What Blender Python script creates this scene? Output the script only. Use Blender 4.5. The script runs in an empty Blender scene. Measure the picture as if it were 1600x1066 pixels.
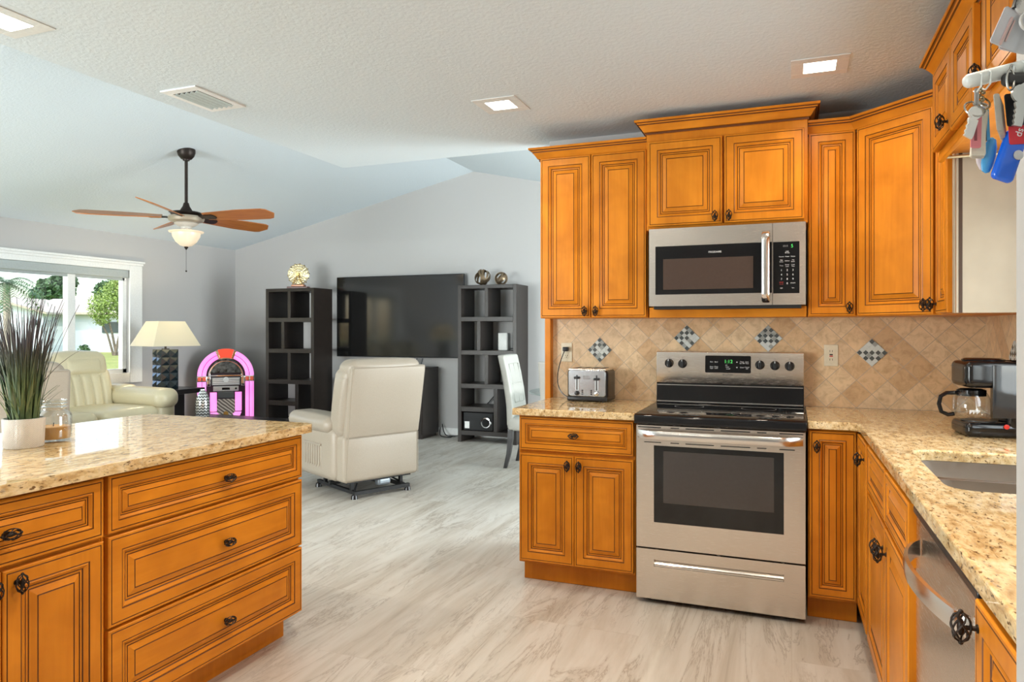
import bpy, bmesh, math, random
from math import sin, cos, pi, radians, sqrt
from mathutils import Vector, Matrix
random.seed(7)
S = bpy.context.scene
COL = S.collection

# ------------------------------------------------------------------ camera, sky, sun, exposure
TH = 0.3741
cam_d = bpy.data.cameras.new('camera'); cam = bpy.data.objects.new('camera', cam_d); COL.objects.link(cam)
cam.location = (0, 0, 1.317); cam.rotation_euler = (pi / 2, 0, TH)
cam_d.sensor_width = 36; cam_d.lens = 1113 / 1600 * 36; cam_d.shift_y = -17.34 / 1600
cam_d.clip_start = 0.02; cam_d.clip_end = 400
S.camera = cam
S.view_settings.view_transform = 'Standard'; S.view_settings.look = 'None'
S.view_settings.gamma = 1.0; S.view_settings.use_curve_mapping = False
S.view_settings.exposure = 0.0
S.cycles.use_denoising = True
S.cycles.max_bounces = 10; S.cycles.diffuse_bounces = 5; S.cycles.glossy_bounces = 5
S.cycles.transparent_max_bounces = 12; S.cycles.transmission_bounces = 8
S.cycles.sample_clamp_indirect = 6.0
S.cycles.caustics_reflective = False; S.cycles.caustics_refractive = False

W = bpy.data.worlds.new('sky_world'); S.world = W; W.use_nodes = True
wn, wl = W.node_tree.nodes, W.node_tree.links
wn.clear()
wo = wn.new('ShaderNodeOutputWorld'); wb = wn.new('ShaderNodeBackground'); ws = wn.new('ShaderNodeTexSky')
ws.sky_type = 'NISHITA'; ws.sun_disc = False; ws.sun_elevation = radians(48); ws.sun_rotation = radians(200)
ws.air_density = 1.0; ws.dust_density = 2.5; ws.altitude = 0
wb.inputs['Strength'].default_value = 0.62
wl.new(ws.outputs[0], wb.inputs[0]); wl.new(wb.outputs[0], wo.inputs[0])

def lamp(name, kind, loc, rot, energy, color, **k):
    d = bpy.data.lights.new(name, kind); d.energy = energy; d.color = color
    for a, v in k.items(): setattr(d, a, v)
    o = bpy.data.objects.new(name, d); COL.objects.link(o); o.location = loc; o.rotation_euler = rot
    return o
lamp('sun', 'SUN', (0, 0, 20), (radians(42), 0, radians(70)), 2.6, (1, .95, .86), angle=radians(1))
# added area lamps as daylight behind unseen openings (rear door, dining door, kitchen window)
DAY = (.93, .97, 1.0)
lamp('added_fill_rear', 'AREA', (-5.5, -2.62, 1.15), (radians(-90), 0, pi), 590, DAY, shape='RECTANGLE', size=2.8, size_y=2.0)
lamp('added_fill_dining', 'AREA', (1.62, 6.1, 1.1), (0, radians(90), 0), 390, DAY, shape='RECTANGLE', size=1.9, size_y=2.2)
lamp('daylight_kitchen', 'AREA', (1.00, 2.45, 1.43), (0, radians(90), 0), 24, DAY, shape='RECTANGLE', size=.85, size_y=1.05)

# ------------------------------------------------------------------ materials
MATS = {}
def new_mat(name):
    m = bpy.data.materials.new(name); m.use_nodes = True
    n = m.node_tree.nodes; b = n['Principled BSDF']
    MATS[name] = m
    return m, n, m.node_tree.links, b
def mat(name, col, rough=.5, metal=0., spec=.5, emit=None, estr=0., bump=0., bscale=60., var=0., coat=0., trans=0., ior=1.45):
    m, n, l, b = new_mat(name)
    b.inputs['Base Color'].default_value = (*col, 1)
    b.inputs['Roughness'].default_value = rough; b.inputs['Metallic'].default_value = metal
    b.inputs['Specular IOR Level'].default_value = spec; b.inputs['Coat Weight'].default_value = coat
    b.inputs['Transmission Weight'].default_value = trans; b.inputs['IOR'].default_value = ior
    if emit: b.inputs['Emission Color'].default_value = (*emit, 1); b.inputs['Emission Strength'].default_value = estr
    t = n.new('ShaderNodeTexCoord'); x = n.new('ShaderNodeTexNoise'); x.inputs['Scale'].default_value = bscale
    x.inputs['Detail'].default_value = 3
    l.new(t.outputs['Object'], x.inputs['Vector'])
    if bump:
        u = n.new('ShaderNodeBump'); u.inputs['Strength'].default_value = bump; u.inputs['Distance'].default_value = .004
        l.new(x.outputs[0], u.inputs['Height']); l.new(u.outputs[0], b.inputs['Normal'])
    v = var or .04
    r = n.new('ShaderNodeValToRGB'); r.color_ramp.elements[0].position = .3; r.color_ramp.elements[1].position = .7
    r.color_ramp.elements[0].color = (*[c * (1 - v) for c in col], 1); r.color_ramp.elements[1].color = (*[min(1, c * (1 + v)) for c in col], 1)
    l.new(x.outputs[0], r.inputs[0]); l.new(r.outputs[0], b.inputs['Base Color'])
    return m
def nmath(n, l, op, a, bb=None):
    k = n.new('ShaderNodeMath'); k.operation = op
    for i, v in enumerate((a, bb)):
        if v is None: continue
        if isinstance(v, (int, float)): k.inputs[i].default_value = v
        else: l.new(v, k.inputs[i])
    return k.outputs[0]
def ramp(n, l, fac, stops):
    r = n.new('ShaderNodeValToRGB'); e = r.color_ramp.elements
    while len(e) < len(stops): e.new(.5)
    for i, (p, c) in enumerate(stops): e[i].position = p; e[i].color = (*c, 1)
    l.new(fac, r.inputs[0]); return r.outputs[0]
def mixc(n, l, fac, a, b_, mode='MIX'):
    k = n.new('ShaderNodeMix'); k.data_type = 'RGBA'; k.blend_type = mode
    if isinstance(fac, (int, float)): k.inputs[0].default_value = fac
    else: l.new(fac, k.inputs[0])
    for i, v in ((6, a), (7, b_)):
        if isinstance(v, tuple): k.inputs[i].default_value = (*v, 1)
        else: l.new(v, k.inputs[i])
    return k.outputs[2]
def noise(n, l, vec, scale, detail=3, dist=0., rough=.5):
    x = n.new('ShaderNodeTexNoise'); x.inputs['Scale'].default_value = scale; x.inputs['Detail'].default_value = detail
    x.inputs['Distortion'].default_value = dist; x.inputs['Roughness'].default_value = rough
    l.new(vec, x.inputs['Vector']); return x.outputs[0]
def mapping(n, l, vec, scale=(1, 1, 1), rot=(0, 0, 0), loc=(0, 0, 0)):
    k = n.new('ShaderNodeMapping'); k.inputs['Scale'].default_value = scale; k.inputs['Rotation'].default_value = rot
    k.inputs['Location'].default_value = loc; l.new(vec, k.inputs['Vector']); return k.outputs[0]

def wood(name, sc, dark=1.0):
    m, n, l, b = new_mat(name)
    t = n.new('ShaderNodeTexCoord'); oi = n.new('ShaderNodeObjectInfo')
    va = n.new('ShaderNodeVectorMath'); va.operation = 'ADD'
    sv = n.new('ShaderNodeVectorMath'); sv.operation = 'SCALE'; sv.inputs[3].default_value = 9.0
    cb = n.new('ShaderNodeCombineXYZ'); l.new(oi.outputs['Random'], cb.inputs[0]); l.new(oi.outputs['Random'], cb.inputs[2])
    l.new(cb.outputs[0], sv.inputs[0]); l.new(t.outputs['Object'], va.inputs[0]); l.new(sv.outputs[0], va.inputs[1])
    g = noise(n, l, mapping(n, l, va.outputs[0], sc), 5, 5, .6)
    bl = noise(n, l, va.outputs[0], 4.5, 3, .4)
    c = ramp(n, l, g, [(.25, (.57 * dark, .190 * dark, .012 * dark)), (.75, (.66 * dark, .238 * dark, .018 * dark))])
    c2 = ramp(n, l, bl, [(.32, (.82, .76, .70)), (.62, (1.07, 1.07, 1.07))])
    l.new(mixc(n, l, 1.0, c, c2, 'MULTIPLY'), b.inputs['Base Color'])
    b.inputs['Roughness'].default_value = .34; b.inputs['Specular IOR Level'].default_value = .2
    return m
WOODV = wood('maple_wood_vertical', (7, 7, .6)); WOODH = wood('maple_wood_horizontal', (.6, 7, 7))
GLAZE = mat('chocolate_glaze', (.085, .026, .005), .45)
GROOVE = mat('glazed_groove', (.125, .036, .005), .4)
PALEWOOD = mat('pale_unfinished_panel', (.37, .315, .235), .5, var=.06, bscale=8)

def granite():
    m, n, l, b = new_mat('speckled_granite')
    t = n.new('ShaderNodeTexCoord'); o = t.outputs['Object']
    o2 = mapping(n, l, o, (1.0, .42, 1.0), (0, 0, 1.2))
    n1 = noise(n, l, o2, 44, 5, .3, .65); n2 = noise(n, l, mapping(n, l, o2, loc=(3, 1, 2)), 112, 4, 0, .6); n3 = noise(n, l, mapping(n, l, o2, loc=(7, 5, 1)), 140, 3, 0, .6)
    c = ramp(n, l, n1, [(.30, (.36, .215, .085)), (.43, (.55, .37, .17)), (.53, (.70, .525, .285)), (.70, (.79, .655, .42))])
    k = ramp(n, l, n2, [(.345, (1, 1, 1)), (.43, (0, 0, 0))])
    c = mixc(n, l, k, c, (.165, .095, .042))
    g = ramp(n, l, n3, [(.58, (0, 0, 0)), (.68, (.7, .7, .7))])
    c = mixc(n, l, g, c, (.42, .34, .24))
    l.new(c, b.inputs['Base Color']); b.inputs['Roughness'].default_value = .025; b.inputs['Specular IOR Level'].default_value = .6
    return m
GRANITE = granite()

def floor_mat():
    m, n, l, b = new_mat('veined_stone_tile')
    t = n.new('ShaderNodeTexCoord'); o = t.outputs['Object']
    br = n.new('ShaderNodeTexBrick'); br.offset = .5
    br.inputs['Scale'].default_value = 1.0; br.inputs['Brick Width'].default_value = 1.22; br.inputs['Row Height'].default_value = .61
    br.inputs['Mortar Size'].default_value = .0022; br.inputs['Color1'].default_value = (0, 0, 0, 1); br.inputs['Color2'].default_value = (1, 1, 1, 1)
    br.inputs['Mortar'].default_value = (.5, .5, .5, 1); l.new(mapping(n, l, o, rot=(0, 0, pi / 2)), br.inputs['Vector'])
    off = n.new('ShaderNodeVectorMath'); off.operation = 'SCALE'; off.inputs[3].default_value = 3.0
    l.new(br.outputs[0], off.inputs[0]); ad = n.new('ShaderNodeVectorMath'); l.new(o, ad.inputs[0]); l.new(off.outputs[0], ad.inputs[1])
    v = mapping(n, l, ad.outputs[0], (5.5, .55, 1), (0, 0, .24))
    f1 = noise(n, l, v, 1.6, 7, .5, .62)
    v2 = mapping(n, l, ad.outputs[0], (3.4, .42, 1), (0, 0, .30), (4, 9, 0))
    f2 = noise(n, l, v2, 1.7, 8, .9, .66)
    c = ramp(n, l, f1, [(.26, (.40, .35, .285)), (.40, (.53, .485, .42)), (.56, (.61, .575, .52)), (.78, (.67, .645, .595))])
    dv = nmath(n, l, 'ABSOLUTE', nmath(n, l, 'SUBTRACT', f2, .5))
    vein = ramp(n, l, dv, [(.0, (1, 1, 1)), (.012, (.25, .25, .25)), (.05, (.0, .0, .0))])
    f3 = noise(n, l, mapping(n, l, ad.outputs[0], (4.2, .75, 1), (0, 0, .36), (1, 3, 0)), 2.6, 9, .7, .7)
    dv3 = nmath(n, l, 'ABSOLUTE', nmath(n, l, 'SUBTRACT', f3, .47))
    vein3 = ramp(n, l, dv3, [(.0, (1, 1, 1)), (.010, (.35, .35, .35)), (.028, (.0, .0, .0))])
    gate3 = ramp(n, l, noise(n, l, mapping(n, l, ad.outputs[0], (1.6, .8, 1), loc=(9, 2, 0)), 1.7, 3), [(.45, (0, 0, 0)), (.60, (1, 1, 1))])
    c = mixc(n, l, nmath(n, l, 'MULTIPLY', nmath(n, l, 'MULTIPLY', vein3, gate3), .85), c, (.27, .225, .18))
    gate = ramp(n, l, noise(n, l, mapping(n, l, ad.outputs[0], (1.2, .6, 1), loc=(2, 7, 0)), 1.3, 3), [(.40, (0, 0, 0)), (.58, (1, 1, 1))])
    c = mixc(n, l, nmath(n, l, 'MULTIPLY', nmath(n, l, 'MULTIPLY', vein, gate), .85), c, (.33, .275, .215))
    c = mixc(n, l, nmath(n, l, 'MULTIPLY', br.outputs['Fac'], .45), c, (.50, .45, .38))
    l.new(c, b.inputs['Base Color']); b.inputs['Roughness'].default_value = .38
    return m
FLOOR = floor_mat()

def splash_mat():
    m, n, l, b = new_mat('diagonal_travertine_tile')
    t = n.new('ShaderNodeTexCoord'); o = t.outputs['Object']
    s = n.new('ShaderNodeSeparateXYZ'); l.new(o, s.inputs[0]); x, z = s.outputs[0], s.outputs[2]
    a = nmath(n, l, 'DIVIDE', nmath(n, l, 'ADD', x, z), .143); q = nmath(n, l, 'DIVIDE', nmath(n, l, 'SUBTRACT', z, x), .143)
    cb = n.new('ShaderNodeCombineXYZ'); l.new(nmath(n, l, 'FLOOR', a), cb.inputs[0]); l.new(nmath(n, l, 'FLOOR', q), cb.inputs[1])
    w = n.new('ShaderNodeTexWhiteNoise'); l.new(cb.outputs[0], w.inputs['Vector'])
    c = ramp(n, l, w.outputs['Value'], [(0, (.58, .38, .205)), (.35, (.69, .48, .275)), (.7, (.74, .56, .35)), (1, (.64, .465, .29))])
    f = noise(n, l, o, 22, 6, .8, .65)
    c = mixc(n, l, 1.0, c, ramp(n, l, f, [(.3, (.74, .68, .62)), (.55, (1, 1, 1)), (.75, (1.08, 1.06, 1.04))]), 'MULTIPLY')
    pit = ramp(n, l, noise(n, l, mapping(n, l, o, loc=(5, 0, 5)), 45, 4), [(.27, (1, 1, 1)), (.32, (0, 0, 0))])
    c = mixc(n, l, nmath(n, l, 'MULTIPLY', pit, .35), c, (.25, .17, .10))
    def edge(k):
        fr = nmath(n, l, 'FRACT', k); return nmath(n, l, 'MINIMUM', fr, nmath(n, l, 'SUBTRACT', 1.0, fr))
    e = nmath(n, l, 'MINIMUM', edge(a), edge(q)); gr = nmath(n, l, 'LESS_THAN', e, .014)
    c = mixc(n, l, gr, c, (.43, .345, .255))
    l.new(c, b.inputs['Base Color']); b.inputs['Roughness'].default_value = .42
    u = n.new('ShaderNodeBump'); u.inputs['Strength'].default_value = .5; u.inputs['Distance'].default_value = .002
    l.new(nmath(n, l, 'MINIMUM', e, .03), u.inputs['Height']); u.inputs['Strength'].default_value = .6
    l.new(u.outputs[0], b.inputs['Normal'])
    return m
SPLASH = splash_mat()

def texture_paint(name, col, sc, st, dist=.01):
    m, n, l, b = new_mat(name)
    t = n.new('ShaderNodeTexCoord')
    f = noise(n, l, t.outputs['Object'], sc, 4, .3, .55)
    u = n.new('ShaderNodeBump'); u.inputs['Strength'].default_value = st; u.inputs['Distance'].default_value = dist
    l.new(f, u.inputs['Height']); l.new(u.outputs[0], b.inputs['Normal'])
    b.inputs['Base Color'].default_value = (*col, 1); b.inputs['Roughness'].default_value = .75; b.inputs['Specular IOR Level'].default_value = .2
    return m
WALLP = texture_paint('grey_wall_paint', (.50, .49, .485), 180, .12, .003)
WHITEWALL = texture_paint('white_wall_paint', (.47, .46, .45), 180, .12, .003)
CEIL = texture_paint('textured_ceiling_paint', (.65, .725, .775), 55, .38, .008)
TRIMW = mat('white_trim_paint', (.82, .83, .82), .4)

def steel(name, col, rough, sc):
    m, n, l, b = new_mat(name)
    t = n.new('ShaderNodeTexCoord'); f = noise(n, l, mapping(n, l, t.outputs['Object'], sc), 40, 3)
    b.inputs['Metallic'].default_value = 1; b.inputs['Base Color'].default_value = (*col, 1)
    r = n.new('ShaderNodeMapRange'); r.inputs[3].default_value = rough * .8; r.inputs[4].default_value = rough * 1.25
    l.new(f, r.inputs[0]); l.new(r.outputs[0], b.inputs['Roughness'])
    u = n.new('ShaderNodeBump'); u.inputs['Strength'].default_value = .04; u.inputs['Distance'].default_value = .001
    l.new(f, u.inputs['Height']); l.new(u.outputs[0], b.inputs['Normal'])
    return m
STEEL = steel('brushed_stainless_steel', (.74, .675, .61), .25, (.4, 1, 30)); CHROME = steel('polished_chrome', (.85, .86, .88), .08, (1, 1, 1))
STEELSAT = steel('satin_steel_handle', (.78, .76, .74), .18, (.4, 1, 30))
BLACKGLASS = mat('black_glass', (.008, .008, .009), .05, spec=.6)
BLACKPL = mat('black_plastic', (.014, .014, .016), .25)
BLACKMATTE = mat('matte_black', (.012, .012, .013), .6)
BRONZE = mat('oil_rubbed_bronze', (.030, .022, .018), .42, .6, bump=.1)
ESPRESSO = mat('espresso_wood', (.022, .016, .013), .36, spec=.5, var=.15, bscale=12)
ESPDARK = mat('black_brown_wood', (.012, .010, .010), .25)
LEATHW = mat('ivory_leather', (.365, .31, .245), .38, bump=.12, bscale=160)
LEATHC = mat('cream_leather', (.62, .55, .37), .36, bump=.12, bscale=160)
LEATHD = mat('pale_chair_leather', (.44, .43, .395), .42, bump=.1, bscale=160)
SEAM = mat('leather_seam', (.30, .25, .19), .6)
WHITEPL = mat('white_plastic', (.80, .80, .78), .35)
IVORYPL = mat('ivory_plastic', (.70, .63, .48), .35)
WHITECER = mat('white_ceramic', (.78, .76, .73), .3, bump=.25, bscale=90)
WAX = mat('amber_candle_wax', (.62, .31, .09), .5)
LEDW = mat('lit_white_panel', (1, 1, 1), .4, emit=(1, .93, .80), estr=9)
SCREEN = mat('black_tv_screen', (.010, .010, .010), .10, spec=.6, coat=.0, ior=1.5)
SILVERL = mat('silver_label', (.55, .56, .58), .35, .3)
GREENLED = mat('green_display_digit', (.0, .2, .02), .5, emit=(.15, 1, .2), estr=.8)
WHITEINK = mat('white_print', (.75, .75, .75), .5)
GREYINK = mat('grey_print', (.16, .155, .15), .5)
REDINK = mat('red_print', (.55, .03, .02), .4)
def glass(name, tint=(1, 1, 1), gloss=.08, rough=0.):
    m, n, l, b = new_mat(name); n.remove(b)
    tr = n.new('ShaderNodeBsdfTransparent'); tr.inputs[0].default_value = (*tint, 1)
    g = n.new('ShaderNodeBsdfGlossy'); g.inputs['Roughness'].default_value = rough
    lw = n.new('ShaderNodeLayerWeight'); lw.inputs[0].default_value = .35
    mr = n.new('ShaderNodeMapRange'); mr.inputs[3].default_value = gloss * .5; mr.inputs[4].default_value = min(1, gloss * 6)
    l.new(lw.outputs['Facing'], mr.inputs[0])
    mx = n.new('ShaderNodeMixShader'); l.new(mr.outputs[0], mx.inputs[0]); l.new(tr.outputs[0], mx.inputs[1]); l.new(g.outputs[0], mx.inputs[2])
    l.new(mx.outputs[0], n['Material Output'].inputs[0]); return m
PANE = glass('clear_window_glass', (.97, .99, .98), .05)
JARGLASS = glass('clear_jar_glass', (.95, .97, .97), .10)
TABLEGLASS = glass('table_glass', (.80, .90, .88), .10)

# ------------------------------------------------------------------ mesh helpers
class M:
    def __init__(s): s.v = []; s.f = []; s.m = []
    def add(s, vs, fs, m=0):
        k = len(s.v); s.v += [tuple(p) for p in vs]; s.f += [tuple(i + k for i in f) for f in fs]; s.m += [m] * len(fs); return s
    def box(s, x0, x1, y0, y1, z0, z1, m=0):
        x0, x1 = min(x0, x1), max(x0, x1); y0, y1 = min(y0, y1), max(y0, y1); z0, z1 = min(z0, z1), max(z0, z1)
        return s.add([(x0, y0, z0), (x1, y0, z0), (x1, y1, z0), (x0, y1, z0), (x0, y0, z1), (x1, y0, z1), (x1, y1, z1), (x0, y1, z1)],
                     [(0, 3, 2, 1), (4, 5, 6, 7), (0, 1, 5, 4), (1, 2, 6, 5), (2, 3, 7, 6), (3, 0, 4, 7)], m)
    def loft(s, rings, m=0, closed=True, caps=True):
        n = len(rings[0]); fs = []
        for i in range(len(rings) - 1):
            for j in range(n if closed else n - 1):
                a, b = i * n + j, i * n + (j + 1) % n; fs.append((a, b, b + n, a + n))
        if caps: fs.append(tuple(range(n - 1, -1, -1))); fs.append(tuple((len(rings) - 1) * n + j for j in range(n)))
        return s.add([p for r in rings for p in r], fs, m)
    def lathe(s, prof, n=24, c=(0, 0, 0), m=0, ax='z', caps=True):
        R = []
        for r, z in prof:
            ring = []
            for k in range(n):
                a = 2 * pi * k / n; p = (r * cos(a), r * sin(a), z)
                if ax == 'x': p = (p[2], p[0], p[1])
                if ax == 'y': p = (p[1], p[2], p[0])
                ring.append((p[0] + c[0], p[1] + c[1], p[2] + c[2]))
            R.append(ring)
        return s.loft(R, m, True, caps)
    def cyl(s, p0, p1, r0, r1=None, n=12, m=0): return s.tube([p0, p1], [r0, r1 if r1 is not None else r0], n, m)
    def tube(s, pts, r, n=8, m=0, closed=False):
        P = [Vector(p) for p in pts]; k = len(P); R = r if isinstance(r, (list, tuple)) else [r] * k
        def tan(i):
            if closed: return (P[(i + 1) % k] - P[i - 1]).normalized()
            return (P[min(i + 1, k - 1)] - P[max(i - 1, 0)]).normalized()
        t = tan(0); u = t.orthogonal().normalized(); rings = []
        for i in range(k):
            t = tan(i); u = (u - t * u.dot(t))
            u = u.normalized() if u.length > 1e-6 else t.orthogonal().normalized()
            w = t.cross(u)
            rings.append([tuple(P[i] + (u * cos(2 * pi * j / n) + w * sin(2 * pi * j / n)) * R[i]) for j in range(n)])
        if closed: rings.append(rings[0])
        return s.loft(rings, m, True, not closed)
    def prism(s, poly, z0, z1, plane='xy', m=0):
        def P(a, b, c):
            return (a, b, c) if plane == 'xy' else (a, c, b) if plane == 'xz' else (c, a, b)
        return s.loft([[P(a, b, z0) for a, b in poly], [P(a, b, z1) for a, b in poly]], m)
    def rbox(s, x0, x1, y0, y1, z0, z1, r=.03, bulge=0., m=0):
        c = Vector(((x0 + x1) / 2, (y0 + y1) / 2, (z0 + z1) / 2)); h = Vector((abs(x1 - x0) / 2, abs(y1 - y0) / 2, abs(z1 - z0) / 2))
        r = min(r, h.x * .98, h.y * .98, h.z * .98); idx = {}; vs = []; fs = []; n = 10
        def L(H):
            e = r / H; a = [-1, -1 + e * .4, -1 + e * .75, -1 + e]; q = 1 - e
            return a + [-q * .5, 0, q * .5] + [-v for v in a[::-1]]
        LL = [L(h.x), L(h.y), L(h.z)]
        def gv(i, j, k):
            key = (i, j, k)
            if key in idx: return idx[key]
            p = Vector((LL[0][i] * h.x, LL[1][j] * h.y, LL[2][k] * h.z))
            inn = Vector([max(-(h[a] - r), min(h[a] - r, p[a])) for a in range(3)]); d = p - inn
            q = inn + d.normalized() * r if d.length > 1e-9 else p
            if bulge:
                for a in range(3):
                    b1, b2 = (a + 1) % 3, (a + 2) % 3
                    q[a] += (p[a] / h[a]) ** 3 * bulge * (1 - (p[b1] / h[b1]) ** 2) * (1 - (p[b2] / h[b2]) ** 2)
            idx[key] = len(vs); vs.append(tuple(q + c)); return idx[key]
        for a in range(3):
            for side in (0, n):
                for i in range(n):
                    for j in range(n):
                        def K(u, v):
                            t = [0, 0, 0]; t[a] = side; t[(a + 1) % 3] = u; t[(a + 2) % 3] = v; return gv(*t)
                        q = (K(i, j), K(i + 1, j), K(i + 1, j + 1), K(i, j + 1)); fs.append(q if side else q[::-1])
        return s.add(vs, fs, m)
    def text(s, body, size, loc, rx=pi / 2, rz=0, m=0, align='CENTER', ext=.0003, rot=None):
        cu = bpy.data.curves.new('lettering', 'FONT'); cu.body = body; cu.size = size; cu.align_x = align; cu.align_y = 'CENTER'; cu.extrude = ext
        ob = bpy.data.objects.new('lettering', cu); me = ob.to_mesh()
        X = Matrix.Translation(loc) @ (rot if rot is not None else (Matrix.Rotation(rz, 4, 'Z') @ Matrix.Rotation(rx, 4, 'X')))
        s.add([tuple(X @ v.co) for v in me.vertices], [tuple(p.vertices) for p in me.polygons], m)
        ob.to_mesh_clear(); bpy.data.objects.remove(ob); bpy.data.curves.remove(cu); return s
    def mark(s): return len(s.v)
    def xf(s, k, fn):
        for i in range(k, len(s.v)): s.v[i] = tuple(fn(Vector(s.v[i])))
        return s
    def build(s, name, mats, parent=None, loc=(0, 0, 0), rotz=0., ang=35, bevel=0., seg=2, sub=0, flat=False, rot=None):
        me = bpy.data.meshes.new(name); me.from_pydata(s.v, [], s.f)
        for mm in (mats if isinstance(mats, (list, tuple)) else [mats]): me.materials.append(mm)
        me.polygons.foreach_set('material_index', s.m)
        bm = bmesh.new(); bm.from_mesh(me); bmesh.ops.recalc_face_normals(bm, faces=bm.faces); bm.to_mesh(me); bm.free()
        if not flat:
            me.polygons.foreach_set('use_smooth', [True] * len(me.polygons)); me.set_sharp_from_angle(angle=radians(ang))
        me.update()
        o = bpy.data.objects.new(name, me); COL.objects.link(o); o.location = loc; o.rotation_euler = rot if rot else (0, 0, rotz)
        if parent: o.parent = parent
        if bevel:
            b = o.modifiers.new('bevel', 'BEVEL'); b.width = bevel; b.segments = seg; b.limit_method = 'ANGLE'; b.angle_limit = radians(40)
        if sub:
            b = o.modifiers.new('sub', 'SUBSURF'); b.levels = sub; b.render_levels = sub
        return o
def tag(o, label=None, cat=None, group=None, kind=None):
    if label: o['label'] = label
    if cat: o['category'] = cat
    if group: o['group'] = group
    if kind: o['kind'] = kind
    return o
def thing(name, label, cat, loc=(0, 0, 0), rotz=0., group=None):
    o = bpy.data.objects.new(name, None); COL.objects.link(o); o.location = loc; o.rotation_euler = (0, 0, rotz); o.empty_display_size = .1
    return tag(o, label, cat, group)
def struct(o): o['kind'] = 'structure'; return o
def copy_tree(o, parent=None):
    c = o.copy(); COL.objects.link(c)
    if parent: c.parent = parent
    for ch in list(o.children): copy_tree(ch, c)
    return c
def arc(cx, cy, r, a0, a1, n): return [(cx + r * cos(a0 + (a1 - a0) * i / n), cy + r * sin(a0 + (a1 - a0) * i / n)) for i in range(n + 1)]
def rrect(x0, x1, y0, y1, r, n=5):
    return arc(x1 - r, y0 + r, r, -pi / 2, 0, n) + arc(x1 - r, y1 - r, r, 0, pi / 2, n) + arc(x0 + r, y1 - r, r, pi / 2, pi, n) + arc(x0 + r, y0 + r, r, pi, 1.5 * pi, n)
def ball(m, c, r, n=10, k=0, sz=1.):
    m.lathe([(max(1e-4, r * sin(pi * i / n)), -r * sz * cos(pi * i / n)) for i in range(n + 1)], n + 2, c, k)

# ------------------------------------------------------------------ the setting
ZC = 2.455
def wallbox(name, b, mt=WALLP): return struct(M().box(*b).build(name, mt, flat=True))
struct(M().box(-7.6, 1.7, -2.7, 8.2, -.1, 0).build('floor', FLOOR, flat=True))
def holed(name, mt, axis, at0, at1, u0, u1, z1, holes, z0=0.):
    """a wall slab with rectangular openings; axis 'x': the wall stands at x=at, u runs along y"""
    m = M(); us = sorted({u0, u1} | {h[0] for h in holes} | {h[1] for h in holes}); zs = sorted({z0, z1} | {h[2] for h in holes} | {h[3] for h in holes})
    for i in range(len(us) - 1):
        for j in range(len(zs) - 1):
            uc, zc = (us[i] + us[i + 1]) / 2, (zs[j] + zs[j + 1]) / 2
            if any(h[0] < uc < h[1] and h[2] < zc < h[3] for h in holes): continue
            if axis == 'x': m.box(at0, at1, us[i], us[i + 1], zs[j], zs[j + 1])
            else: m.box(us[i], us[i + 1], at0, at1, zs[j], zs[j + 1])
    return struct(m.build(name, mt, flat=True))
WY0, WY1, WZ0, WZ1 = 3.40, 6.26, .80, 2.03
holed('wall_left', WALLP, 'x', -7.55, -7.39, -2.6, 8.02, 2.50, [(WY0, WY1, WZ0, WZ1)])
# gabled living room wall (behind the television) and the rear wall
def gable(name, y0, y1, holes=()):
    m = M()
    if holes:
        xs = [-7.55] + [q for h in holes for q in h[:2]] + [1.6]
        for i in range(0, len(xs), 2): m.box(xs[i], xs[i + 1], y0, y1, 0, 2.42)
        for h in holes: m.box(h[0], h[1], y0, y1, h[3], 2.42)
        m.prism([(-7.55, 2.42), (-7.39, 2.455), (-3.66, 3.275), (-.02, 2.475), (1.6, 2.475), (1.6, 2.42)], y0, y1, 'xz')
    else: m.prism([(-7.55, 0), (1.6, 0), (1.6, 2.475), (-.02, 2.475), (-3.66, 3.275), (-7.39, 2.455), (-7.55, 2.42)], y0, y1, 'xz')
    return struct(m.build(name, WALLP, flat=True))
gable('wall_back', 8.02, 8.16)
gable('wall_rear', -2.6, -2.46, [(-6.9, -4.1, 0, 2.12)])
# vaulted ceiling: two slopes; flat kitchen ceiling with its drop face
def vault():
    m = M(); y0, y1, t = -2.6, 8.16, .1
    for P in ([(-7.56, 2.417), (-3.66, 3.275), (-3.66, 3.38), (-7.56, 2.52)], [(-3.66, 3.275), (-.02, 2.475), (-.02, 2.58), (-3.66, 3.38)], [(-.02, 2.475), (1.6, 2.475), (1.6, 2.58), (-.02, 2.58)]): m.prism(P, y0, y1, 'xz')
    return struct(m.build('ceiling_vault', CEIL, flat=True))
vault()
struct(M().prism([(-2.93, ZC), (.95, ZC), (.95, 2.472), (-.06, 2.472), (-2.93, 3.105)], -2.458, 4.225, 'xz').build('ceiling', CEIL, flat=True))
wallbox('wall_range', (-1.36, .884, 4.085, 4.205, 0, ZC))
holed('wall_right', WHITEWALL, 'x', .887, 1.02, -2.46, 4.2, ZC, [(1.9, 3.0, .98, 1.90)])
holed('wall_dining', WALLP, 'x', 1.5, 1.64, 4.2, 8.02, 2.5, [(5.0, 7.2, 0, 2.1)])
wallbox('wall_corner', (.9, 1.64, 4.09, 4.2, 0, 2.5))
wallbox('wall_pantry', (.2, .884, .42, .81, 0, ZC), WHITEWALL)
struct(M().box(-1.372, -1.336, 4.03, 4.21, .0, 2.29).build('trim_1', WOODV, bevel=.003))
# baseboards
struct(M().box(-7.39, 1.5, 8.006, 8.02, 0, .09).build('baseboard_back', TRIMW, bevel=.003))
struct(M().box(-7.39, -7.376, -2.4, 8.0, 0, .09).build('baseboard_left', TRIMW, bevel=.003))

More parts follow.
